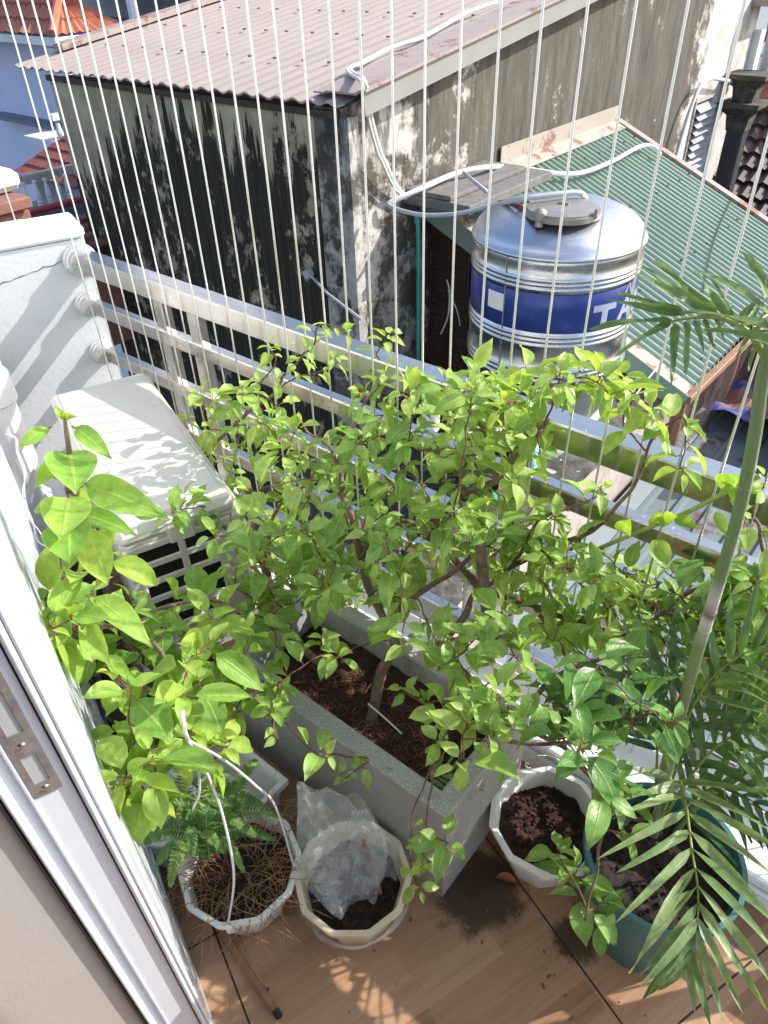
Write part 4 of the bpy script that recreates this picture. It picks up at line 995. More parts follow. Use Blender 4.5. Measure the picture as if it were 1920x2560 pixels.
# ---- concrete planter
X0, X1, Y0, Y1, TH, HP = -1.0, -.373, .592, .895, .042, .33
cp = thing('planter', 'speckled grey washed-concrete rectangular planter in the middle of the balcony', 'planter', ((X0+X1)/2, (Y0+Y1)/2, 0))
g = G()
def ring(x0, x1, y0, y1, z): return [g.add(p) for p in ((x0, y0, z), (x1, y0, z), (x1, y1, z), (x0, y1, z))]
b_ = .004
R = [ring(X0+.004, X1-.004, Y0+.004, Y1-.004, 0), ring(X0, X1, Y0, Y1, HP-b_), ring(X0+b_, X1-b_, Y0+b_, Y1-b_, HP), ring(X0+TH-b_, X1-TH+b_, Y0+TH-b_, Y1-TH+b_, HP), ring(X0+TH, X1-TH, Y0+TH, Y1-TH, HP-b_), ring(X0+TH+.01, X1-TH-.01, Y0+TH+.01, Y1-TH-.01, .18)]
for i in range(len(R)-1):
    for k in range(4): g.face((R[i][k], R[i][(k+1) % 4], R[i+1][(k+1) % 4], R[i+1][k]))
build('trough', g, 'terrazzo', cp)
g = G()
def sh_f(u, v):
    x = X0+TH+.006+(X1-X0-2*TH-.012)*u; y = Y0+TH+.006+(Y1-Y0-2*TH-.012)*v
    return V((x, y, .262+.020*nz((x, y, 0), 7, 2)+.012*nz((x, y, 0), 22, 5)+.006*nz((x, y, 0), 70, 1)-.02*max(0, u-.8)*5*.6))
g.grid(sh_f, 170, 80); rs = random.Random(21)
for k in range(900): 
    u, v = rs.random(), rs.random(); blob(g, sh_f(u, v), rs.uniform(.0012, .004), rs)
build('soil', g, 'soil', cp, 'all')
g = G()
for k in range(420):                                  # coir fibres
    u, v = rs.uniform(.15, .98), rs.uniform(.02, .75); p = sh_f(u, v); t = rs.uniform(0, 6.3); l = rs.uniform(.008, .03); q = p+V((cos(t)*l, sin(t)*l, rs.uniform(-.002, .006)))
    g.tube([p+V((0, 0, .001)), (p+q)/2+V((0, 0, .004)), q], .0006, 3, False)
tag(build('coir_fibre', g, 'rust', cp), kind='stuff')
# ---- white trough, bucket, brown planter box
wt = thing('plant_trough', 'empty white plastic trough lying between the concrete planter and the fern', 'trough', (-1.05, .49, 0))
g = G(); xa, xb, ya, yb, h = -1.33, -.775, .395, .530, .13
R = []
for (dx, z, o) in ((.02, .0, 0), (0.0, h-.02, 0), (-.010, h-.018, 0), (-.010, h, 0), (.002, h, 0), (.006, h-.01, 0), (.024, .01, 0)):
    R.append([g.add(p) for p in ((xa+dx, ya+dx, z), (xb-dx, ya+dx, z), (xb-dx, yb-dx, z), (xa+dx, yb-dx, z))])
for i in range(len(R)-1):
    for k in range(4): g.face((R[i][k], R[i][(k+1) % 4], R[i+1][(k+1) % 4], R[i+1][k]))
g.face(R[0][::-1]); g.face(R[-1]); build('trough', g, 'pot_white', wt)
BC = onz(425, 2005, .14); BC.z = 0
bk = thing('bucket', 'white plastic paint bucket with a torn label, half hidden behind the fern', 'bucket', BC)
g = G(); g.lathe([(0, .004), (.075, .0), (.080, .004), (.090, .125), (.097, .127), (.098, .140), (.094, .145), (.090, .143), (.086, .12), (.076, .012), (0, .012)], BC, 48); build('body', g, 'pvc_grey' if False else 'pot_white', bk, 40)
def m_label():
    q = NT('torn_label'); f = q.noise(q.P, 22, 5, .7, 1.2)
    q.set('Base Color', q.ramp(f, [(.0, (.02, .02, .03)), (.40, (.03, .04, .05)), (.42, (.25, .45, .60)), (.48, (.30, .52, .66)), (.50, (.72, .72, .70)), (1, (.78, .78, .76))])); q.set('Roughness', .4); return q.m
g = G()
def lb(u, v):
    t = radians(170+150*u); r = .0805+.0095*(v*.09+.02)/.12; return BC+V((cos(t)*(r+.0018), sin(t)*(r+.0018), .02+.09*v))
g.grid(lb, 24, 4); build('label', g, m_label(), bk, 'all')
BA0, BA1, BB0, BB1 = -1.98, -1.26, -.055, .035
bb_ = thing('planter_box', 'dark brown planter box squeezed between the door leaf and the air conditioner', 'planter box', ab(-1.5, 0, 0))
g = G()
R = []
for (d, z) in ((.0, 0), (-.006, .19), (-.012, .19), (-.012, .205), (.006, .205), (.008, .17)):
    R.append([g.add(ab(a_, b__, z)) for a_, b__ in ((BA0+d, BB0+d), (BA1-d, BB0+d), (BA1-d, BB1-d), (BA0+d, BB1-d))])
for i in range(len(R)-1):
    for k in range(4): g.face((R[i][k], R[i][(k+1) % 4], R[i+1][(k+1) % 4], R[i+1][k]))
build('box', g, 'dark_brown', bb_)
g = G(); g.grid(lambda u, v: ab(BA0+.01+(BA1-BA0-.02)*u, BB0+.01+(BB1-BB0-.02)*v, .165+.012*nz((u*9, v*2, 0), 1)), 60, 8); build('soil', g, 'soil_dark', bb_, 'all')
g = G(); p0 = onz(700, 2543, .012); p1 = onz(545, 2312, .012); g.bar(p0, p1, .013, .012, .003); sk_ = build('wooden_stick', g, 'stick'); tag(sk_, 'thin square wooden stick lying on the floor with a burnt end', 'stick')
g = G(); d = (p0-p1).normalized(); g.bar(p0-d*.018, p0+d*.001, .0138, .0126, .003); build('burnt_end', g, 'dark_gap', sk_)
# ---- clear plastic bag over the cream pot
BP = [(-.115, .0), ]
pbg = thing('plastic_bag', 'crumpled clear plastic bag standing in the cream pot', 'plastic bag', PB+V((0, 0, .14)))
def pix(u, v, seed, off):
    L = [(742, 1955), (742, 2075), (744, 2180), (836, 2262)]; R_ = [(915, 2005), (962, 2065), (968, 2150), (938, 2236)]
    k = v*3; i = min(2, int(k)); f = k-i
    l = V(L[i]).lerp(V(L[i+1]), f); r = V(R_[i]).lerp(V(R_[i+1]), f)
    p = l.lerp(r, u); 
    return p
def bagf(side):
    def f(u, v):
        p = pix(u, v, 0, 0); tb = 1.50+.10*v
        bulge = sin(pi*u)*(.055 if v < .75 else .02)*(1-.5*v)
        base = at(p.x, p.y, tb-.15*(1-v)-side*bulge)
        n1 = .034*nz((u*2.2+side*5, v*1.6, 0), 1.4, 3)+.016*abs(nz((u*1.6, v*.7, side), 2.6, 1))+.002*abs(nz((u, v, side), 12, 7))
        return base+V((n1, -n1*1.2, n1*.8))
    return f
g = G(); g.grid(bagf(1), 44, 60); build('front_film', g, 'bag', pbg, 'all')
g = G(); g.grid(bagf(-.6), 30, 40); build('back_film', g, 'bag', pbg, 'all')
g = G(); g.lathe([(.080+.038*(k/16)+.003*sin(k*1.7), .006+k*.0064) for k in range(17)], PB, 72, V((0, 0, 1)), 0, lambda t, z: (1+.035*nz((cos(t)*2, sin(t)*2, z*12), 2, 2)+.02*nz((cos(t)*6, sin(t)*6, z*30), 2, 5)) if True else 1); build('wrapped_film', g, 'bag', pbg, 'all')
def wrap(u, v):
    p = V((880, 2020)).lerp(V((1000, 2105)), u)+V((-10, 120)).lerp(V((-8, 100)), u)*v
    q = at(p.x, p.y, 1.63-.02*v); n1 = .02*nz((u*3, v*3, 0), 1, 9)+.008*abs(nz((u, v, 0), 14, 3)); return q+V((n1, -n1, n1))
g = G(); g.grid(wrap, 24, 24); build('loose_film', g, 'bag', pbg, 'all')
g = G(); g.tube([at(908, 2102, 1.50), at(925, 2160, 1.55), at(950, 2232, 1.60)], [.0045, .005, .005], 8); tag(build('dead_stick', g, 'twig', None, True), 'short dark dead stick poking through the plastic bag', 'stick')
# fallen bits
g = G(); rs = random.Random(5)
for k in range(60):
    x, y = rs.uniform(-.75, .25), rs.uniform(.1, .75)
    s_ = rs.uniform(.0015, .006); t = rs.uniform(0, 6)
    g.box((x, y, .0015), (s_*2, s_*.8, .0018), V((cos(t), sin(t), 0)), V((-sin(t), cos(t), 0)))
tag(build('floor_debris', g, 'twig', None), 'tiny dark seeds and leaf crumbs scattered on the wooden floor', 'debris', None, 'stuff')

# ================================================================== PLANTS
def leaf(g, base, d, up, L, W, tone, rs, fold=.25, curl=.9, nu=7, nv=4, shape=0):
    d = V(d).normalized(); up = V(up); sdv = d.cross(up)
    if sdv.length < 1e-3: sdv = d.orthogonal()
    sdv.normalize(); n = sdv.cross(d).normalized()
    tw = rs.uniform(-.35, .35); sdv = Matrix.Rotation(tw, 3, d) @ sdv; n = Matrix.Rotation(tw, 3, d) @ n
    wav = rs.uniform(0, 6); wa = rs.uniform(.01, .045)*L
    ids = []; p = V(base); ang0 = -curl*.25; st = L/nu
    for i in range(nu+1):
        u = i/nu
        if shape == 0: wd = W*.5*(sin(pi*min(1, u*1.02)**.72)**.85)*(1 if u < .75 else 1-.38*((u-.75)/.25)) if 0 < u < 1 else .0004
        elif shape == 1: wd = W*.5*min(1, (u*7)**.6+.15)*(1-u)**.45*(1-.1*u) if u < 1 else .0003
        else: wd = W*.5*(sin(pi*(.12+.88*u)**.8)**.7) if u < 1 else .001
        a = ang0+curl*u
        dd = (d*cos(a)-n*sin(a)); nn = (n*cos(a)+d*sin(a))
        row = []
        for j in range(nv+1):
            s = (j/nv-.5)*2; f = fold*abs(s)
            row.append(g.add(p+sdv*(s*wd*cos(f))+nn*(abs(s)*wd*sin(f)*1.2+wa*sin(wav+u*7+s*2)*abs(s))))
        ids.append(row); p = p+dd*st
    for i in range(nu):
        for j in range(nv):
            g.face((ids[i][j], ids[i+1][j], ids[i+1][j+1], ids[i][j+1]), [(i/nu, j/nv), ((i+1)/nu, j/nv), ((i+1)/nu, (j+1)/nv), (i/nu, (j+1)/nv)], tone)
Z = V((0, 0, 1)); SUNH = V((cos(SAZ), sin(SAZ), 0))
def rv(rs): return V((rs.gauss(0, 1), rs.gauss(0, 1), rs.gauss(0, 1))).normalized()
def add_leaf(gl, gt, p, ax, az, L, tone, rs, pitch=.1, curl=None):
    L *= .93*rs.choice((.8, 1, 1, 1.12))
    a = V(ax).orthogonal().normalized(); b = V(ax).cross(a)
    h = (a*cos(az)+b*sin(az))
    d = (h*cos(pitch)+V(ax)*sin(pitch)).normalized()
    # blades turn their face to the light, tips hang
    up = (Z*1.0+SUNH*.45-YA*.25+rv(rs)*.38).normalized()
    d = (d-Z*rs.uniform(.05, .45)).normalized()
    pet = L*rs.uniform(.12, .24); q = V(p)+d*pet+Z*pet*.25
    gt.tube([p, V(p).lerp(q, .5)+Z*pet*.15, q], [.0011, .0009, .0007], 4, False)
    leaf(gl, q, d, up, L, L*rs.uniform(.46, .61), tone, rs, rs.uniform(.1, .55), curl if curl is not None else rs.uniform(.2, 1.1))
def whorl(gl, gt, p, ax, n, L, tone, rs):
    ax = V(ax).normalized(); az = rs.uniform(0, 6.3)
    for i in range(n):
        f = i/max(1, n-1)
        add_leaf(gl, gt, V(p)+ax*(i*.004), ax, az+i*2.4, L*(1.08-.55*f)*rs.uniform(.85, 1.12), min(1, max(0, tone+.45*f-.15+rs.uniform(-.16, .16))), rs, -.15+.9*f)
def sprig(gl, gt, pts, r0, r1, L, tone, rs, sp=.034, start=.35, tip=5, k=7, young=.25):
    c = bez(pts, k); n = len(c)
    c = [p+V((nz(p, 30, 2), nz(p, 30, 5), nz(p, 30, 8)))*.006 if 0 < i < n-1 else p for i, p in enumerate(c)]
    gt.tube(c, [r0+(r1-r0)*i/(n-1) for i in range(n)], 6)
    tot = sum((c[i+1]-c[i]).length for i in range(n-1)); acc = 0; nxt = tot*start; az = rs.uniform(0, 6)
    for i in range(n-1):
        s = (c[i+1]-c[i]).length
        while acc+s > nxt and nxt < tot*.97:
            p = c[i].lerp(c[i+1], (nxt-acc)/s); ax = (c[i+1]-c[i]).normalized(); ax = (ax+Z*.5).normalized()
            f = nxt/tot; az += 2.4
            add_leaf(gl, gt, p, ax, az, L*rs.uniform(.7, 1.1)*(1.05-.3*f), min(1, max(0, tone+young*(f-.4)+rs.uniform(-.2, .2))), rs, rs.uniform(-.1, .5))
            if rs.random() < .35: add_leaf(gl, gt, p, ax, az+2.9, L*rs.uniform(.45, .8), min(1, tone+.2), rs, .3)
            nxt += sp*rs.uniform(.75, 1.3)
        acc += s
    if tip: whorl(gl, gt, c[-1], (c[-1]-c[-2]).normalized()+Z*.6, tip, L*.92, tone+young*.5, rs)
    return c
class Shrub:
    def __init__(s, name, label, base, seed, leafmat='leaf', cat='shrub'):
        s.t = thing(name, label, cat, base); s.gl = G(); s.gt = G(); s.gb = G(); s.rs = random.Random(seed); s.nodes = []; s.lm = leafmat
    def limb(s, pts, r0, r1, k=7):
        c = bez(pts, k); n = len(c)
        c = [p+V((nz(p, 14, 2), nz(p, 14, 5), nz(p, 14, 8)))*.009 for p in c]
        s.gb.tube(c, [(r0+(r1-r0)*i/(n-1))*(1+.18*nz(p, 60, 1)) for i, p in enumerate(c)], 9)
        s.nodes += [(p, r0+(r1-r0)*i/(n-1)) for i, p in enumerate(c)]; return c
    def grow(s, tgt, L, tone, tip=5, sp=.034, start=.3, maxlen=.26, droop=.0):
        rs = s.rs; T = V(tgt)
        best = min(s.nodes, key=lambda q: (q[0]-T).length+max(0, q[0].z-T.z)*.6+rs.uniform(0, .03))
        p = best[0]; dv = T-p
        m = p.lerp(T, .5)+rv(rs)*dv.length*.10+Z*(dv.length*.10)
        c = sprig(s.gl, s.gt, [p, m, T], .0022 if dv.length > .15 else .0016, .0011, L, tone, rs, sp, start, tip)
        if dv.length < .5: s.nodes += [(q, .001) for q in c[len(c)//2::3]]
    def path(s, pts, L, tone, r0=.003, sp=.03, start=.15, tip=5):
        b = min(s.nodes, key=lambda q: (q[0]-V(pts[0])).length)[0]
        if (b-V(pts[0])).length > .004: pts = [b]+list(pts); start = start+(1-start)*.12
        c = sprig(s.gl, s.gt, pts, r0, .0012, L, tone, s.rs, sp, start, tip, 8); s.nodes += [(q, .0015) for q in c[::2]]; return c
    def done(s):
        build('stem', s.gb, 'bark', s.t, 'all')
        if s.gt.v: build('twigs', s.gt, 'twig', s.t)
        build('foliage', s.gl, s.lm, s.t, 'all')
def S(px, py, y): return ony(px, py, y)
def scatter(poly, n, mind, rs, holes=()):
    xs_ = [p[0] for p in poly]; ys_ = [p[1] for p in poly]; out = []; tries = 0
    def ins(x, y, P):
        r = False; j = len(P)-1
        for i in range(len(P)):
            if (P[i][1] > y) != (P[j][1] > y) and x < (P[j][0]-P[i][0])*(y-P[i][1])/(P[j][1]-P[i][1])+P[i][0]: r = not r
            j = i
        return r
    while len(out) < n and tries < n*80:
        tries += 1; x = rs.uniform(min(xs_), max(xs_)); y = rs.uniform(min(ys_), max(ys_))
        if not ins(x, y, poly) or any(ins(x, y, h) for h in holes): continue
        if any((x-a)**2+(y-b)**2 < mind**2 for a, b in out): continue
        out.append((x, y))
    return out
rsA = random.Random(101)
SZ = .262
# ---------- shrub 1: left stems of the planter, tied to a stake
sA = Shrub('flowering_shrub', 'leafy green shrub with several bent stems rising from the left half of the concrete planter', (-.86, .74, SZ), 11)
bA = V((-.845, .735, SZ-.01))
t1 = sA.limb([bA, dy(640, 1420, .74), dy(618, 1340, .76), dy(600, 1290, .78), dy(560, 1240, .80)], .011, .007)
sA.limb([bA+V((.03, .0, 0)), dy(700, 1440, .74), dy(655, 1400, .75), dy(625, 1330, .80), dy(610, 1250, .86)], .012, .007)
sA.limb([dy(560, 1240, .80), dy(500, 1150, .86), dy(470, 1080, .92), dy(440, 1000, .98)], .006, .003)
sA.limb([dy(610, 1250, .86), dy(640, 1180, .92), dy(655, 1110, .97), dy(640, 1020, 1.0)], .007, .003)
sA.limb([dy(610, 1260, .86), dy(580, 1180, .88), dy(600, 1090, .94), dy(690, 1040, .98)], .006, .003)
sA.limb([S(500, 1150, .95), S(543, 1102, .97), S(605, 1051, .99), S(674, 993, 1.0), S(710, 943, 1.01)], .0055, .003)
lb1 = [S(*p, 1.02) for p in ((710, 943), (760, 885), (789, 849), (793, 820), (811, 809), (836, 812), (862, 834))]
sA.path(lb1, .050, .75, .003, .022, .1, 3)
sA.path([S(605, 1051, .99), S(640, 975, 1.0), S(690, 905, 1.0), S(680, 880, 1.0)], .055, .7, .0025, .028, .2, 6)
sA.path([S(674, 993, 1.0), S(740, 945, 1.04), S(800, 930, 1.06), S(835, 905, 1.06)], .048, .8, .0018, .024, .45, 6)
for x, y in scatter([(395, 880), (470, 835), (560, 850), (620, 840), (650, 900), (650, 980), (700, 1010), (700, 1180), (560, 1250), (500, 1240), (430, 1180), (400, 1130), (380, 990)], 41, 36, rsA, [[(560, 880), (700, 880), (720, 940), (600, 930)], [(505, 870), (560, 870), (560, 900), (505, 890)]]):
    sA.grow(dy(x, y, rsA.uniform(.84, 1.06)), rsA.uniform(.056, .080), rsA.uniform(.40, .80), 5, .038)
for x, y in scatter([(430, 1080), (540, 1110), (700, 1160), (700, 1330), (620, 1280), (560, 1330), (500, 1330)], 10, 46, rsA):
    sA.grow(dy(x, y, rsA.uniform(.72, .92)), rsA.uniform(.055, .080), rsA.uniform(.2, .6), 5, .040)
for x, y, t in ((370, 1110, 1.62), (400, 1080, 1.62), (540, 1290, 1.62), (600, 1400, 1.50), (640, 1300, 1.55)):
    sA.grow(d2(x, y, t), .07, .35, 5)
for x, y in scatter([(420, 1180), (560, 1120), (720, 1160), (740, 1260), (640, 1330), (560, 1420), (480, 1400), (440, 1280)], 17, 40, rsA):
    sA.grow(d2(x, y, rsA.uniform(1.42, 1.62)), rsA.uniform(.060, .080), rsA.uniform(.3, .75), 5, .036)
sA.done()
# ---------- shrub 2: central trunk
sB = Shrub('flowering_shrub', 'leafy shrub on a slanting gnarled trunk at the centre of the concrete planter', (-.66, .73, SZ), 12)
bB = V((-.655, .705, SZ-.01))
top1 = S(880, 1304, .84)
sB.limb([bB, d2(820, 1470, 1.60), d2(850, 1400, 1.52), S(960, 1560, .79), S(900, 1400, .86)], .013, .008)
sB.limb([S(900, 1400, .86), S(885, 1340, .87), S(880, 1304, .88), S(865, 1250, .90), S(853, 1171, .94), S(858, 1110, .96)], .010, .005)
sB.limb([S(900, 1400, .86), S(930, 1360, .86), S(1000, 1300, .89), S(1079, 1336, .90)], .007, .006)
sB.limb([S(858, 1110, .96), S(880, 1070, .98), S(900, 1020, 1.0), S(950, 960, 1.02)], .0045, .0028)
sB.limb([S(853, 1171, .94), S(820, 1120, .95), S(770, 1080, .97), S(740, 1050, .98)], .004, .0025)
sB.limb([S(960, 1560, .79), S(1060, 1480, .86), S(1150, 1420, .92), S(1230, 1360, .97)], .007, .004)
for x, y in scatter([(690, 1000), (760, 890), (800, 800), (860, 800), (900, 840), (980, 820), (1050, 865), (1060, 1000), (1000, 1180), (900, 1260), (760, 1300), (690, 1260)], 58, 34, rsA, [[(640, 860), (740, 870), (700, 960), (640, 940)], [(920, 900), (990, 910), (970, 960), (925, 945)]]):
    yy = rsA.uniform(.86, 1.10) if y < 1100 else rsA.uniform(.76, 1.0)
    sB.grow(dy(x, y, yy), rsA.uniform(.055, .082), rsA.uniform(.3, .72), 5, .038)
sB.path([S(950, 960, 1.02), d2(795, 850, 1.75), d2(810, 770, 1.72), d2(830, 740, 1.7)], .055, .85, .0028, .022, .4, 8)
for x, y, t, L, tn in ((770, 965, 1.48, .088, .35), (700, 1270, 1.42, .078, .55), (870, 1370, 1.30, .080, .5), (735, 1420, 1.45, .075, .62), (700, 1395, 1.46, .06, .6), (560, 1060, 1.55, .085, .75), (1150, 870, 1.50, .088, .4), (880, 940, 1.6, .08, .45), (940, 1380, 1.42, .07, .55), (600, 1480, 1.42, .065, .35), (860, 1290, 1.5, .07, .5)):
    sB.grow(d2(x, y, t), L, tn, 6, .03, .5, .2)
for x, y in scatter([(960, 1330), (1030, 1300), (1110, 1350), (1120, 1480), (1080, 1560), (980, 1560), (930, 1470), (940, 1400)], 10, 44, rsA):
    sB.grow(d2(x, y, rsA.uniform(1.16, 1.34)), rsA.uniform(.066, .088), rsA.uniform(.25, .6), 5, .04, .3, .22)
for x, y, t, L, tn in ((1000, 1640, 1.16, .070, .7), (960, 1600, 1.18, .066, .55), (1050, 1600, 1.17, .068, .6), (1010, 1560, 1.15, .06, .8), (920, 1520, 1.36, .055, .3), (880, 1500, 1.4, .05, .3)):
    sB.grow(d2(x, y, t), L, tn, 5, .03, .4, .2)
# thin hanging shoots over the planter front
sB.path([d2(960, 1590, 1.24), d2(930, 1700, 1.26), d2(925, 1790, 1.28), d2(915, 1850, 1.28)], .050, .45, .0018, .022, .78, 5)
sB.path([d2(940, 1640, 1.26), d2(895, 1750, 1.30), d2(888, 1850, 1.33), d2(900, 1905, 1.34)], .048, .55, .0018, .022, .9, 5)
sB.path([d2(925, 1790, 1.28), d2(950, 1810, 1.26), d2(965, 1820, 1.25)], .058, .25, .0014, .02, .6, 4)
sB.path([d2(600, 1480, 1.42), d2(590, 1560, 1.35), d2(600, 1600, 1.33), d2(590, 1540, 1.33)], .05, .45, .002, .02, .35, 5)
sB.path([d2(560, 1500, 1.42), d2(640, 1590, 1.36), d2(690, 1630, 1.33)], .062, .6, .0018, .04, .85, 5)
sB.path([d2(800, 1640, 1.42), d2(775, 1660, 1.40), d2(745, 1680, 1.38)], .04, .6, .0018, .022, .5, 4)
sB.done()
# ---------- shrub 3: right side of the planter, leaning along the railing
sC = Shrub('flowering_shrub', 'wide leafy shrub from the right end of the planter trailing along the railing', (-.50, .80, SZ), 13, 'leaf')
bC = V((-.50, .82, SZ-.01))
sC.limb([bC, d2(1010, 1480, 1.50), d2(960, 1400, 1.52), d2(1000, 1330, 1.52), S(1200, 1470, .98)], .009, .007)
sC.limb([S(1079, 1336, .98), S(1110, 1282, .99), S(1156, 1231, 1.0), S(1207, 1208, 1.02), S(1264, 1189, 1.03), S(1268, 1166, 1.03), S(1322, 1112, 1.05), S(1369, 1046, 1.06)], .009, .004)
sC.limb([S(1200, 1470, .98), S(1140, 1400, .98), S(1079, 1336, .98)], .008, .008)
sC.limb([S(1156, 1231, 1.0), S(1164, 1147, 1.02), S(1203, 1081, 1.04), S(1234, 1050, 1.05), S(1291, 1000, 1.06)], .005, .003)
sC.limb([S(1200, 1470, .98), S(1280, 1420, .99), S(1349, 1305, 1.0), S(1407, 1270, 1.02), S(1473, 1247, 1.03)], .005, .003)
sC.limb([S(1480, 1324, 1.03), S(1542, 1270, 1.04), S(1589, 1204, 1.05), S(1615, 1127, 1.06), S(1640, 1085, 1.07)], .004, .0025)
sC.limb([S(1280, 1420, .99), S(1380, 1370, 1.02), S(1480, 1324, 1.03)], .005, .004)
sC.limb([bC, d2(1075, 1580, 1.40), d2(1090, 1600, 1.24), d2(1180, 1610, 1.2), d2(1240, 1600, 1.18)], .0045, .003)
sC.limb([S(1230, 1480, .98), S(1330, 1520, 1.02), S(1460, 1560, 1.05), S(1580, 1590, 1.08), S(1700, 1600, 1.1)], .007, .004)
sC.limb([S(1330, 1520, 1.02), S(1420, 1640, 1.0), S(1460, 1740, .97), S(1400, 1830, .93)], .005, .003)
sC.limb([S(1580, 1590, 1.08), S(1700, 1500, 1.12), S(1800, 1460, 1.15), S(1900, 1500, 1.15)], .005, .003)
for x, y in scatter([(1030, 805), (1100, 795), (1190, 790), (1310, 795), (1345, 825), (1330, 870), (1260, 850), (1200, 830), (1160, 900), (1180, 960), (1120, 1080), (1200, 1110), (1160, 1240), (1050, 1260), (1000, 1130), (1040, 960), (1000, 860)], 40, 37, rsA, [[(1060, 940), (1120, 940), (1110, 1000), (1060, 990)]]):
    sC.grow(dy(x, y, rsA.uniform(.94, 1.14)), rsA.uniform(.054, .080), rsA.uniform(.35, .85), 5, .036)
for x, y in scatter([(1100, 1150), (1200, 1110), (1250, 1150), (1340, 1210), (1340, 1300), (1320, 1350), (1240, 1380), (1120, 1370), (1060, 1280)], 20, 42, rsA):
    sC.grow(dy(x, y, rsA.uniform(.92, 1.12)), rsA.uniform(.052, .076), rsA.uniform(.3, .75), 5, .036)
sC.path([S(1473, 1247, 1.05), S(1500, 1235, 1.06)], .06, .7, .002, .02, .3, 5)
sC.path([S(1640, 1085, 1.07), S(1650, 1060, 1.05), S(1620, 1030, 1.03)], .070, .75, .0022, .02, .2, 6)
sC.path([S(1640, 1085, 1.07), S(1700, 1040, 1.04), S(1720, 1080, 1.04), S(1700, 1170, 1.05)], .068, .6, .002, .035, .2, 5)
sC.path([S(1615, 1127, 1.06), S(1560, 1060, 1.03), S(1580, 1000, 1.0)], .055, .85, .002, .022, .4, 6)
for x, y in scatter([(1340, 1230), (1420, 1180), (1450, 1260), (1560, 1230), (1700, 1240), (1700, 1560), (1520, 1520), (1440, 1440), (1380, 1480), (1330, 1420)], 38, 40, rsA, [[(1340, 1190), (1470, 1170), (1640, 1200), (1600, 1235), (1420, 1215)]]):
    sC.grow(dy(x, y, rsA.uniform(.98, 1.22)), rsA.uniform(.055, .080), rsA.uniform(.15, .7), 5, .038)
for x, y in scatter([(1120, 1230), (1240, 1180), (1330, 1250), (1380, 1340), (1330, 1450), (1200, 1440), (1130, 1360)], 15, 42, rsA):
    sC.grow(dy(x, y, rsA.uniform(.86, 1.08)), rsA.uniform(.058, .078), rsA.uniform(.25, .75), 5, .036)
sC.done()
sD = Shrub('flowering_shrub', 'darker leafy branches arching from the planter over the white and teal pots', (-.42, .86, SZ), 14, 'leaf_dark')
sD.limb([V((-.44, .84, SZ)), d2(1110, 1560, 1.36), d2(1180, 1480, 1.36), d2(1250, 1440, 1.34), d2(1330, 1420, 1.3)], .006, .003)
sD.limb([d2(1110, 1560, 1.36), d2(1200, 1600, 1.28), d2(1250, 1640, 1.24), d2(1290, 1680, 1.2)], .0045, .003)
sD.limb([d2(1290, 1680, 1.2), d2(1300, 1800, 1.24), d2(1290, 1880, 1.3), d2(1262, 1990, 1.36)], .0032, .0018)
for x, y in scatter([(1140, 1440), (1250, 1420), (1400, 1470), (1480, 1520), (1440, 1640), (1340, 1700), (1260, 1640), (1180, 1560)], 9, 52, rsA):
    sD.grow(d2(x, y, rsA.uniform(1.12, 1.34)), rsA.uniform(.066, .092), rsA.uniform(.3, .9), 5, .04)
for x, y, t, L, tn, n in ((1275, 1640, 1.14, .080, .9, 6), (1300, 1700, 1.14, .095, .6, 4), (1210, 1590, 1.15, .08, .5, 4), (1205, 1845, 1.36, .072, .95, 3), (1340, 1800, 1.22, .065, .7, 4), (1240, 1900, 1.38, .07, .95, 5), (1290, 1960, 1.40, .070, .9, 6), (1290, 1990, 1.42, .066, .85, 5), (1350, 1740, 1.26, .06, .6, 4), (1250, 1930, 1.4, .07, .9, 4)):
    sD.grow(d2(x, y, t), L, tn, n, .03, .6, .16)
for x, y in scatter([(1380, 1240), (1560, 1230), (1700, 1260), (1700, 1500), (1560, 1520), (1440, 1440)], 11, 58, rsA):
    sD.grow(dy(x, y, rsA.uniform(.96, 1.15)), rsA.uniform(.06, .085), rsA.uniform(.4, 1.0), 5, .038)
sD.done()
# ---------- shrub at the left: gnarled stem out of the brown box, lime leaves
bE = ab(-1.30, -.01, .17)
sE = Shrub('flowering_shrub', 'lime green shrub with a gnarled stem at the left, crowding over the fern pot', bE, 15, 'leaf_big')
sE.limb([onz(222, 1690, .19), at(205, 1640, 1.62), at(215, 1600, 1.58), at(195, 1570, 1.50)], .016, .012)
sE.limb([at(215, 1600, 1.58), at(188, 1560, 1.50), at(165, 1500, 1.45), at(155, 1430, 1.40), at(148, 1390, 1.38)], .010, .007)
sE.limb([at(195, 1580, 1.52), at(290, 1560, 1.42), at(380, 1600, 1.38), at(430, 1660, 1.34)], .005, .003)
sE.limb([at(205, 1640, 1.62), at(290, 1700, 1.45), at(350, 1770, 1.32), at(340, 1860, 1.24)], .006, .003)
sE.limb([at(290, 1700, 1.45), at(420, 1740, 1.40), at(520, 1760, 1.38), at(630, 1745, 1.36)], .0045, .0025)
sE.limb([at(290, 1560, 1.42), at(400, 1520, 1.44), at(520, 1500, 1.46), at(600, 1540, 1.46)], .005, .003)
for x, y in scatter([(110, 1270), (200, 1290), (300, 1290), (430, 1280), (500, 1290), (540, 1350), (560, 1420), (600, 1480), (560, 1520), (480, 1560), (400, 1560), (300, 1500), (240, 1500), (190, 1420), (120, 1340)], 24, 46, rsA):
    sE.grow(d2(x, y, rsA.uniform(1.34, 1.56)), rsA.uniform(.070, .095), rsA.uniform(.15, .75), 5, .042)
for x, y in scatter([(260, 1500), (420, 1500), (440, 1580), (390, 1680), (330, 1730), (240, 1720), (250, 1620)], 9, 48, rsA):
    sE.grow(d2(x, y, rsA.uniform(1.16, 1.32)), rsA.uniform(.075, .098), rsA.uniform(.35, .85), 5, .04)
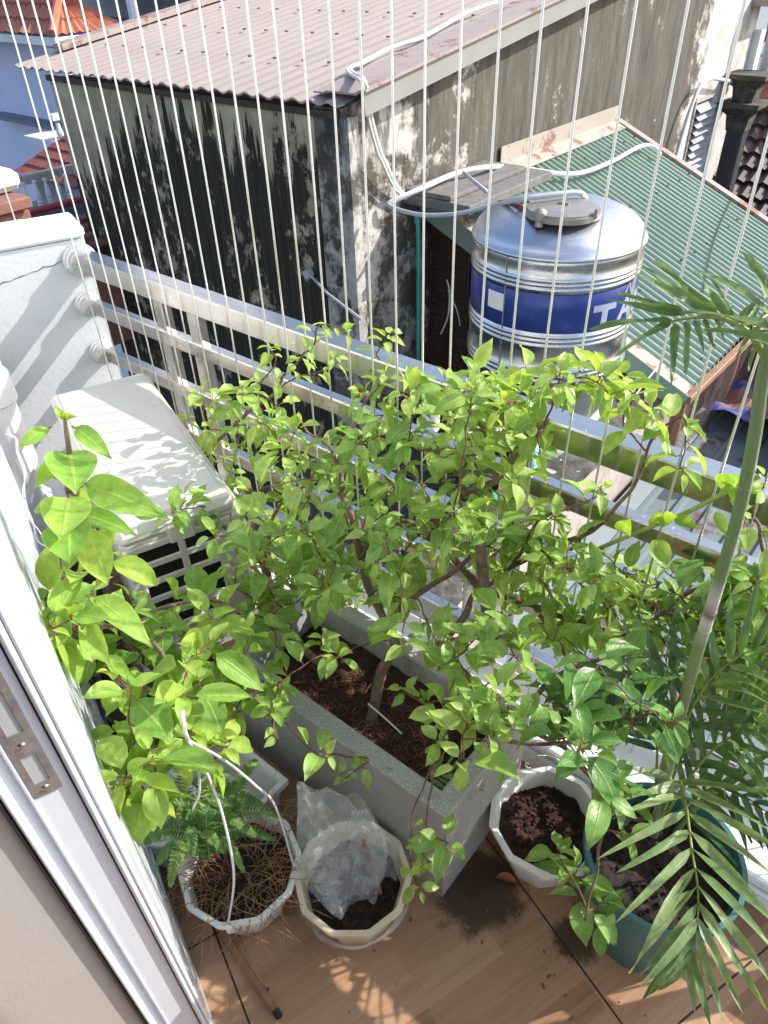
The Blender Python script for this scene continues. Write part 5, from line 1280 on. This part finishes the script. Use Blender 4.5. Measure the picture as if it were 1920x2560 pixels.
for x, y, t, L, tn, n in ((275, 1680, 1.14, .085, .9, 5), (330, 1640, 1.15, .095, .6, 4), (110, 1360, 1.22, .095, .7, 4), (180, 1340, 1.24, .095, .8, 5), (220, 1210, 1.28, .09, 1, 4), (480, 1620, 1.22, .072, .85, 5), (455, 1650, 1.22, .066, .8, 3), (400, 1440, 1.16, .110, .7, 3), (445, 1400, 1.2, .10, .6, 3), (590, 1560, 1.38, .05, .5, 4), (130, 1400, 1.24, .09, .75, 3)):
    sE.grow(d2(x, y, t), L, tn, n, .04, .6, .2)
sE.done()
g = G(); g.tube([at(390, 1860, 1.26), at(412, 1790, 1.24), at(415, 1708, 1.20)], [.0035, .003, .0025], 6); tag(build('bare_stick', g, 'twig', None, 'all'), 'thin bare brown stick rising through the lime leaves above the fern', 'stick')
# ---------- tall single shoot with very large leaves
sF = Shrub('tall_shoot', 'upright shoot with very large lime leaves in front of the air conditioner', at(148, 1390, 1.38), 16, 'leaf_big', 'plant')
TT = lambda x, y, t=1.20: d2(x, y, t)
c = [at(195, 1570, 1.46), at(160, 1480, 1.38), TT(125, 1220, 1.32), TT(150, 1120, 1.24), TT(165, 1060, 1.2), TT(152, 990, 1.16), TT(143, 930, 1.13), TT(140, 905, 1.12)]
cc = bez(c, 6); sF.gb.tube(cc, [.0085-.006*i/(len(cc)-1) for i in range(len(cc))], 8)
def bigleaf(b, tip, L=None, wf=.5, tone=.6, t0=1.18, t1=1.18, curl=.5, up=None, fold=.25):
    p = TT(*b, t0); q = TT(*tip, t1); d = q-p; L = d.length*1.03
    view = (CAM-p).normalized(); u = up or (view*.9+Z*.5).normalized()
    rs = sF.rs; sF.gt.tube([p-d*.08, p], [.0016, .0013], 5)
    leaf(sF.gl, p, d, u, L, L*wf, tone, rs, fold, curl, 10, 6)
bigleaf((105, 925), (38, 965), wf=.42, tone=.55, t0=1.13, t1=1.12, curl=.8)
bigleaf((162, 925), (240, 985), wf=.42, tone=.45, t0=1.13, t1=1.10, curl=1.0)
bigleaf((150, 975), (163, 1058), wf=.72, tone=.5, t0=1.16, t1=1.08, curl=.35)
bigleaf((122, 998), (75, 1050), wf=.48, tone=.65, t0=1.17, t1=1.15, curl=.9)
bigleaf((185, 1045), (352, 1112), wf=.36, tone=.6, t0=1.18, t1=1.10, curl=.55)
bigleaf((168, 1058), (200, 1080), wf=.45, tone=.7, t0=1.20, t1=1.24, curl=.3)
bigleaf((112, 1092), (72, 1100), wf=.6, tone=.5, t0=1.22, t1=1.26, curl=.2)
bigleaf((150, 1075), (132, 1160), wf=.70, tone=.75, t0=1.18, t1=1.10, curl=.3)
bigleaf((170, 1110), (292, 1148), wf=.38, tone=.35, t0=1.20, t1=1.16, curl=.6)
bigleaf((150, 1125), (148, 1212), wf=.85, tone=.45, t0=1.19, t1=1.13, curl=.3)
bigleaf((185, 1140), (232, 1262), wf=.55, tone=.95, t0=1.20, t1=1.22, curl=.3)
bigleaf((160, 1330), (240, 1335), wf=.5, tone=.6, t0=1.22, t1=1.18, curl=.5)
bigleaf((118, 1300), (130, 1432), wf=.52, tone=.75, t0=1.24, t1=1.24, curl=.4)
bigleaf((205, 1290), (330, 1390), wf=.36, tone=.75, t0=1.24, t1=1.2, curl=.6)
for k in range(4): bigleaf((140, 905), (120+14*k, 880+6*k), wf=.4, tone=1, t0=1.12, t1=1.10)
sF.done()
# ---------- stakes tying the shrubs
for (a, b, r, lab) in ((dy(612, 1400, .80), dy(533, 1045, .80), .012, 'rough split wooden stake standing among the left stems of the planter'),
                       (dy(1060, 1420, .90), dy(1037, 1172, .90), .011, 'squared wooden stake tied with wire among the right stems of the planter')):
    g = G(); g.bar(a, b, r*1.9, r*1.3, .002, V((.3, 1, .1))); o = build('wooden_stake', g, 'bark'); tag(o, lab, 'stake')
    g = G(); m = b.lerp(a, .22)
    for k in range(3): g.tube([m+V((cos(t*.5)*.014, sin(t*.5)*.012, k*.004+.0006*t)) for t in range(14)], .0008, 4)
    build('tie_wire', g, 'screw', o)
# ---------- fern and dry stems in the hanging pot
fn_ = thing('fern', 'green sword fern leaning out of the hanging pot', 'fern', PF+V((-.03, .04, .115)))
rs = random.Random(31)
def frond(pts, par, L0, W0, mat, n, stem_r, shape, tone, rs, spread=1.25, name='frond', curl=.3, fold=.12, start=.08, upv=None):
    c = bez(pts, 10); g = G(); m = len(c); gs = G()
    gs.tube(c, [stem_r*(1-.75*i/(m-1)) for i in range(m)], 6)
    for k in range(n):
        f = start+(1-start)*(k+.5)/n; x = f*(m-1); i = min(m-2, int(x)); p = c[i].lerp(c[i+1], x-i); d = (c[i+1]-c[i]).normalized()
        u = upv if upv else (Z+(CAM-p).normalized()*.6).normalized()
        s = d.cross(u).normalized(); u2 = s.cross(d)
        env = sin(pi*(.12+.86*f))**.55
        for sg in (-1, 1):
            a = spread*(1.05-.55*f)+rs.uniform(-.08, .08)
            dd = d*cos(a)+s*sg*sin(a)+u2*rs.uniform(.0, .18)-Z*rs.uniform(.0, .12)
            leaf(g, p, dd, u, L0*env*rs.uniform(.9, 1.08), W0*(.7+.3*env), min(1, max(0, tone+rs.uniform(-.2, .2))), rs, fold, curl*rs.uniform(.4, 1.5), 6 if shape == 1 else 3, 2, shape)
    o = build(name, g, mat, par, 'all'); build('stalk', gs, 'green_twig', o, 'all'); return o
fb = at(520, 2110, 1.50)
for (x, y, t, hgt, L) in ((460, 1880, 1.44, .05, .022), (512, 1960, 1.46, .05, .020), (408, 1995, 1.46, .05, .022), (362, 2105, 1.47, .045, .020), (425, 2215, 1.46, .06, .017), (607, 1955, 1.46, .05, .020), (562, 1930, 1.46, .06, .021), (704, 2040, 1.50, .05, .019), (655, 2010, 1.47, .06, .019), (690, 2100, 1.50, .05, .015), (560, 2130, 1.44, .06, .015), (470, 2060, 1.44, .07, .02), (610, 2180, 1.46, .05, .013), (640, 1900, 1.46, .05, .018), (540, 2030, 1.42, .07, .02), (430, 2050, 1.45, .06, .02), (500, 1900, 1.44, .06, .02), (580, 2010, 1.44, .07, .019), (640, 2090, 1.45, .06, .016), (390, 2160, 1.47, .05, .018), (600, 2070, 1.43, .07, .017), (480, 2140, 1.42, .06, .016)):
    e = at(x, y, t); b0_ = fb+V((rs.uniform(-.03, .03), rs.uniform(-.02, .03), 0)); m = b0_.lerp(e, .55)+Z*hgt
    frond([b0_, m, e], fn_, L*.85, .0044, 'fern', 32, .0012, 2, rs.uniform(.35, 1), rs, 1.45)
dr = thing('dead_grass', 'tangle of dead brown stems spilling over the rim of the fern pot', 'dead plant', PF+V((0, 0, .115)))
g = G()
for k in range(260):
    a = rs.uniform(0, 6.3); r = .09*sqrt(rs.random()); p = PF+V((cos(a)*r, sin(a)*r, .118)); a2 = a+rs.gauss(0, .9); l = rs.uniform(.04, .11)
    q = p+V((cos(a2)*l*.6, sin(a2)*l*.6, rs.uniform(.015, .06))); e = p+V((cos(a2+rs.uniform(-.6, .6))*l*1.3, sin(a2+rs.uniform(-.6, .6))*l*1.3, rs.uniform(-.03, .03)))
    if (e-PF).xy.length < .105: e.z = max(e.z, .122)
    g.tube(bez([p, q, e], 4), rs.uniform(.0004, .0009), 3, False)
build('dry_stems', g, 'dry', dr)
# ---------- fallen leaves and green cuttings on the planter soil
cut = thing('palm_cutting', 'wilted cut palm frond lying on the planter soil', 'cut frond', V((-.45, .68, .27)))
frond([onz(965, 1918, .335), onz(1060, 1945, .30), onz(1120, 1935, .285), onz(1180, 1925, .28)], cut, .085, .010, 'palm', 7, .0018, 1, .9, rs, 1.0, 'frond', .4, .2, .35, Z)
for (p, d, L, m, lab) in ((onz(655, 1675, .29), V((.6, -.3, 0)), .045, 'dead_leaf', 'curled orange dead leaf near the left end of the planter soil'), (onz(890, 1590, .28), V((.3, .5, 0)), .035, 'dead_leaf', 'small dry leaf by the back wall of the planter'), (onz(1240, 2195, .004), V((.7, .4, 0)), .05, 'dead_leaf', 'rusty dead leaf on the floor in front of the white soil pot')):
    g = G(); leaf(g, p, d, Z, L, L*.5, .5, rs, .5, 1.2); tag(build('dead_leaf', g, m, None, 'all'), lab, 'dead leaf')
g = G(); g.tube(bez([d2(795, 1520, 1.62), d2(830, 1550, 1.62), d2(868, 1585, 1.62)], 6), .0022, 6); tag(build('dry_stalk', g, 'cable_white', None), 'pale dry stalk lying on the dark planter soil', 'stalk')
# ---------- palm in the teal pot
pm = thing('palm', 'bamboo-like areca palm with a ringed cane and feathery fronds in the teal pot', 'palm', PG+V((0, 0, .2)))
cpts = [onz(1632, 2090, .19), at(1655, 1990, 1.50), at(1690, 1830, 1.38), at(1735, 1660, 1.25), at(1790, 1480, 1.12), at(1845, 1290, 1.02), at(1885, 1100, .95), at(1906, 950, .91), at(1938, 835, .88), at(1990, 700, .86)]
c = bez(cpts, 8); n = len(c)
g = G(); g.tube(c, [.0102-.0038*i/n for i in range(n)], 16); cn = build('cane', g, 'cane', pm, 'all')
for (x, y) in ((1660, 1965), (1697, 1800), (1722, 1712), (1762, 1580), (1775, 1524), (1830, 1350), (1858, 1225), (1872, 1170)):
    i = min(range(n-1), key=lambda k: abs(( (lambda q: (PX+q.x*F/-q.z, PY-q.y*F/-q.z))(MW.transposed() @ (c[k]-CAM)))[1]-y))
    d = (c[i+1]-c[i]).normalized(); gg = G(); rr_ = .0102-.0038*i/n; gg.lathe([(rr_-.0005, -.0022), (rr_+.0010, -.0007), (rr_+.0010, .0007), (rr_-.0005, .0022)], c[i], 18, d); build('node_ring', gg, 'cane', cn, 'all')
for off in (V((.03, .02, 0)), V((-.03, .035, 0))):
    g = G(); p = onz(1632, 2090, .19)+off; g.tube(bez([p, p+V((.01, .01, .15))+off*.5, p+V((.02, .0, .32))+off*2], 6), [.007, .006, .005]*1 if False else .0055, 10); build('cane', g, 'cane', pm, 'all')
rs = random.Random(77)
def P(*a): return [at(x, y, t) for x, y, t in a]
base = onz(1640, 2080, .20)
FR = [
 ([base]+P((1690, 1960, 1.36), (1712, 2000, 1.26), (1728, 2110, 1.20), (1745, 2230, 1.17), (1740, 2330, 1.16), (1716, 2425, 1.16)), .155, .0165, 13, .7, .16, .82),
 (P((1965, 880, .86), (1930, 790, .88), (1990, 740, .9), (2060, 760, .92)), .10, .015, 9, .6, .05, .9),
 ([base]+P((1700, 1850, 1.42), (1760, 1720, 1.32), (1850, 1640, 1.26), (1960, 1600, 1.22)), .16, .0165, 11, .45, .2, 1.0),
 ([base]+P((1720, 1950, 1.45), (1800, 1860, 1.36), (1880, 1830, 1.30), (1980, 1850, 1.26)), .16, .0165, 11, .45, .2, 1.0),
 ([base]+P((1680, 1850, 1.45), (1680, 1740, 1.36), (1640, 1690, 1.30), (1570, 1700, 1.27), (1500, 1760, 1.26)), .12, .018, 10, .2, .45, 1.0),
 ([base]+P((1700, 1900, 1.48), (1780, 1800, 1.42), (1830, 1780, 1.38), (1900, 1760, 1.32)), .15, .016, 9, .4, .2, 1.0),
 ([base]+P((1700, 2030, 1.52), (1780, 1970, 1.46), (1860, 1990, 1.42), (1950, 2060, 1.40)), .14, .017, 10, .2, .25, 1.0),
 ([base]+P((1640, 1960, 1.50), (1640, 1850, 1.42), (1600, 1780, 1.38), (1540, 1790, 1.36)), .11, .017, 8, .15, .4, 1.0),
]
for pts, L, W_, n_, tone, st_, sp_ in FR:
    frond(pts, pm, L, W_, 'palm', n_, .0032, 1, tone, rs, sp_+.1, 'frond', .45, .35, st_)
# crown frond of the palm: blades fanning from an arched stalk
g = G(); gs = G(); TP = .90
Zp = lambda x, y, t=TP: at(1100+x/2.023, 300+y/2.023, t)
gs.tube(bez([Zp(1165, 1022), Zp(1250, 1003), Zp(1400, 1000), Zp(1530, 1050), Zp(1600, 1125, .91), Zp(1660, 1260, .93), Zp(1700, 1500, .97)], 8), [.0012+.0038*i/48 for i in range(49)], 8)
rs = random.Random(41)
BL = [(1405, 1000, 1095, 712, .02, .040), (1360, 995, 1035, 735, .0, .040), (1330, 990, 975, 748, -.02, .042), (1215, 990, 845, 903, .0, .045), (1240, 985, 900, 870, .02, .04), (1172, 1018, 770, 1040, -.03, .035),
 (1165, 1030, 893, 1178, -.05, .04), (1192, 1030, 1172, 1318, -.06, .045), (1240, 1020, 1246, 1282, -.05, .042), (1288, 1012, 1335, 1170, -.04, .05), (1335, 1010, 1385, 1150, -.03, .05), (1395, 1010, 1440, 1120, -.02, .05),
 (1410, 1045, 1484, 918, .03, .05), (1450, 1020, 1300, 760, .03, .035), (1480, 1030, 1380, 800, .04, .035), (1470, 1040, 1600, 1010, .0, .03), (1520, 1050, 1680, 1000, .02, .03), (1560, 1080, 1700, 1060, .0, .03), (1540, 1070, 1640, 900, .05, .03), (1500, 1045, 1660, 850, .05, .03),
 (1590, 1110, 1720, 1180, -.03, .03), (1570, 1090, 1690, 950, .04, .03), (1600, 1130, 1560, 1260, -.03, .03), (1560, 1090, 1500, 1200, -.03, .03)]
for (x, y, ex, ey, dt, w_) in BL:
    p = Zp(x, y); q = Zp(ex, ey, TP+dt); d = q-p
    leaf(g, p, d, ((CAM-p).normalized()*.7+Z*.7).normalized(), d.length*1.02, d.length*.115+.003, rs.uniform(.25, .75), rs, .5, rs.uniform(.1, .35), 10, 2, 1)
o = build('frond', g, 'palm', pm, 'all'); build('stalk', gs, 'green_twig', o, 'all')
# green stem of the climber crossing in front of the rails
g = G(); g.tube(bez([S(1500, 1370, 1.02), S(1620, 1320, 1.03), S(1720, 1280, 1.04), S(1815, 1230, 1.04), S(1900, 1190, 1.03)], 8), [.0042]*33, 8)
cl_ = thing('climber', 'green climbing stem with small leaves crossing in front of the lower rails at the right', 'climbing plant', S(1500, 1370, 1.02)); build('stem', g, 'green_twig', cl_, 'all')
g = G(); rs = random.Random(9)
for (x, y, ex, ey, w_) in ((1635, 1348, 1670, 1425, .62), (1690, 1295, 1745, 1320, .4), (1790, 1280, 1820, 1345, .4), (1660, 1305, 1690, 1290, .5), (1560, 1330, 1570, 1300, .6), (1640, 1310, 1650, 1280, .5), (1820, 1235, 1855, 1190, .9), (1850, 1225, 1890, 1230, .5)):
    p = S(x, y, 1.03); q = S(ex, ey, 1.0); leaf(g, p, q-p, (CAM-p).normalized()+Z*.3, (q-p).length, (q-p).length*w_, rs.uniform(.5, 1), rs, .3, .4, 8, 4)
build('foliage', g, 'leaf_big', cl_, 'all')
# ---------- branches coming in at the right edge
sG = Shrub('flowering_shrub', 'leafy shoots entering at the right edge behind the palm cane', S(1950, 1560, 1.12), 19, 'leaf')
sG.limb([S(1990, 1640, 1.1), S(1920, 1560, 1.12), S(1850, 1500, 1.12), S(1790, 1470, 1.12)], .005, .003)
sG.limb([S(1920, 1560, 1.12), S(1925, 1450, 1.1), S(1905, 1330, 1.06), S(1880, 1290, 1.05)], .004, .0025)
for x, y in scatter([(1560, 1240), (1720, 1200), (1720, 1520), (1560, 1500)], 13, 48, rsA):
    sG.grow(dy(x, y, rsA.uniform(1.0, 1.2)), rsA.uniform(.055, .08), rsA.uniform(.3, .8), 5, .036)
for x, y in ((1620, 1130), (1650, 1050), (1655, 1170)): sG.grow(dy(x, y, 1.04), .06, .8, 4, .03)
sG.done()
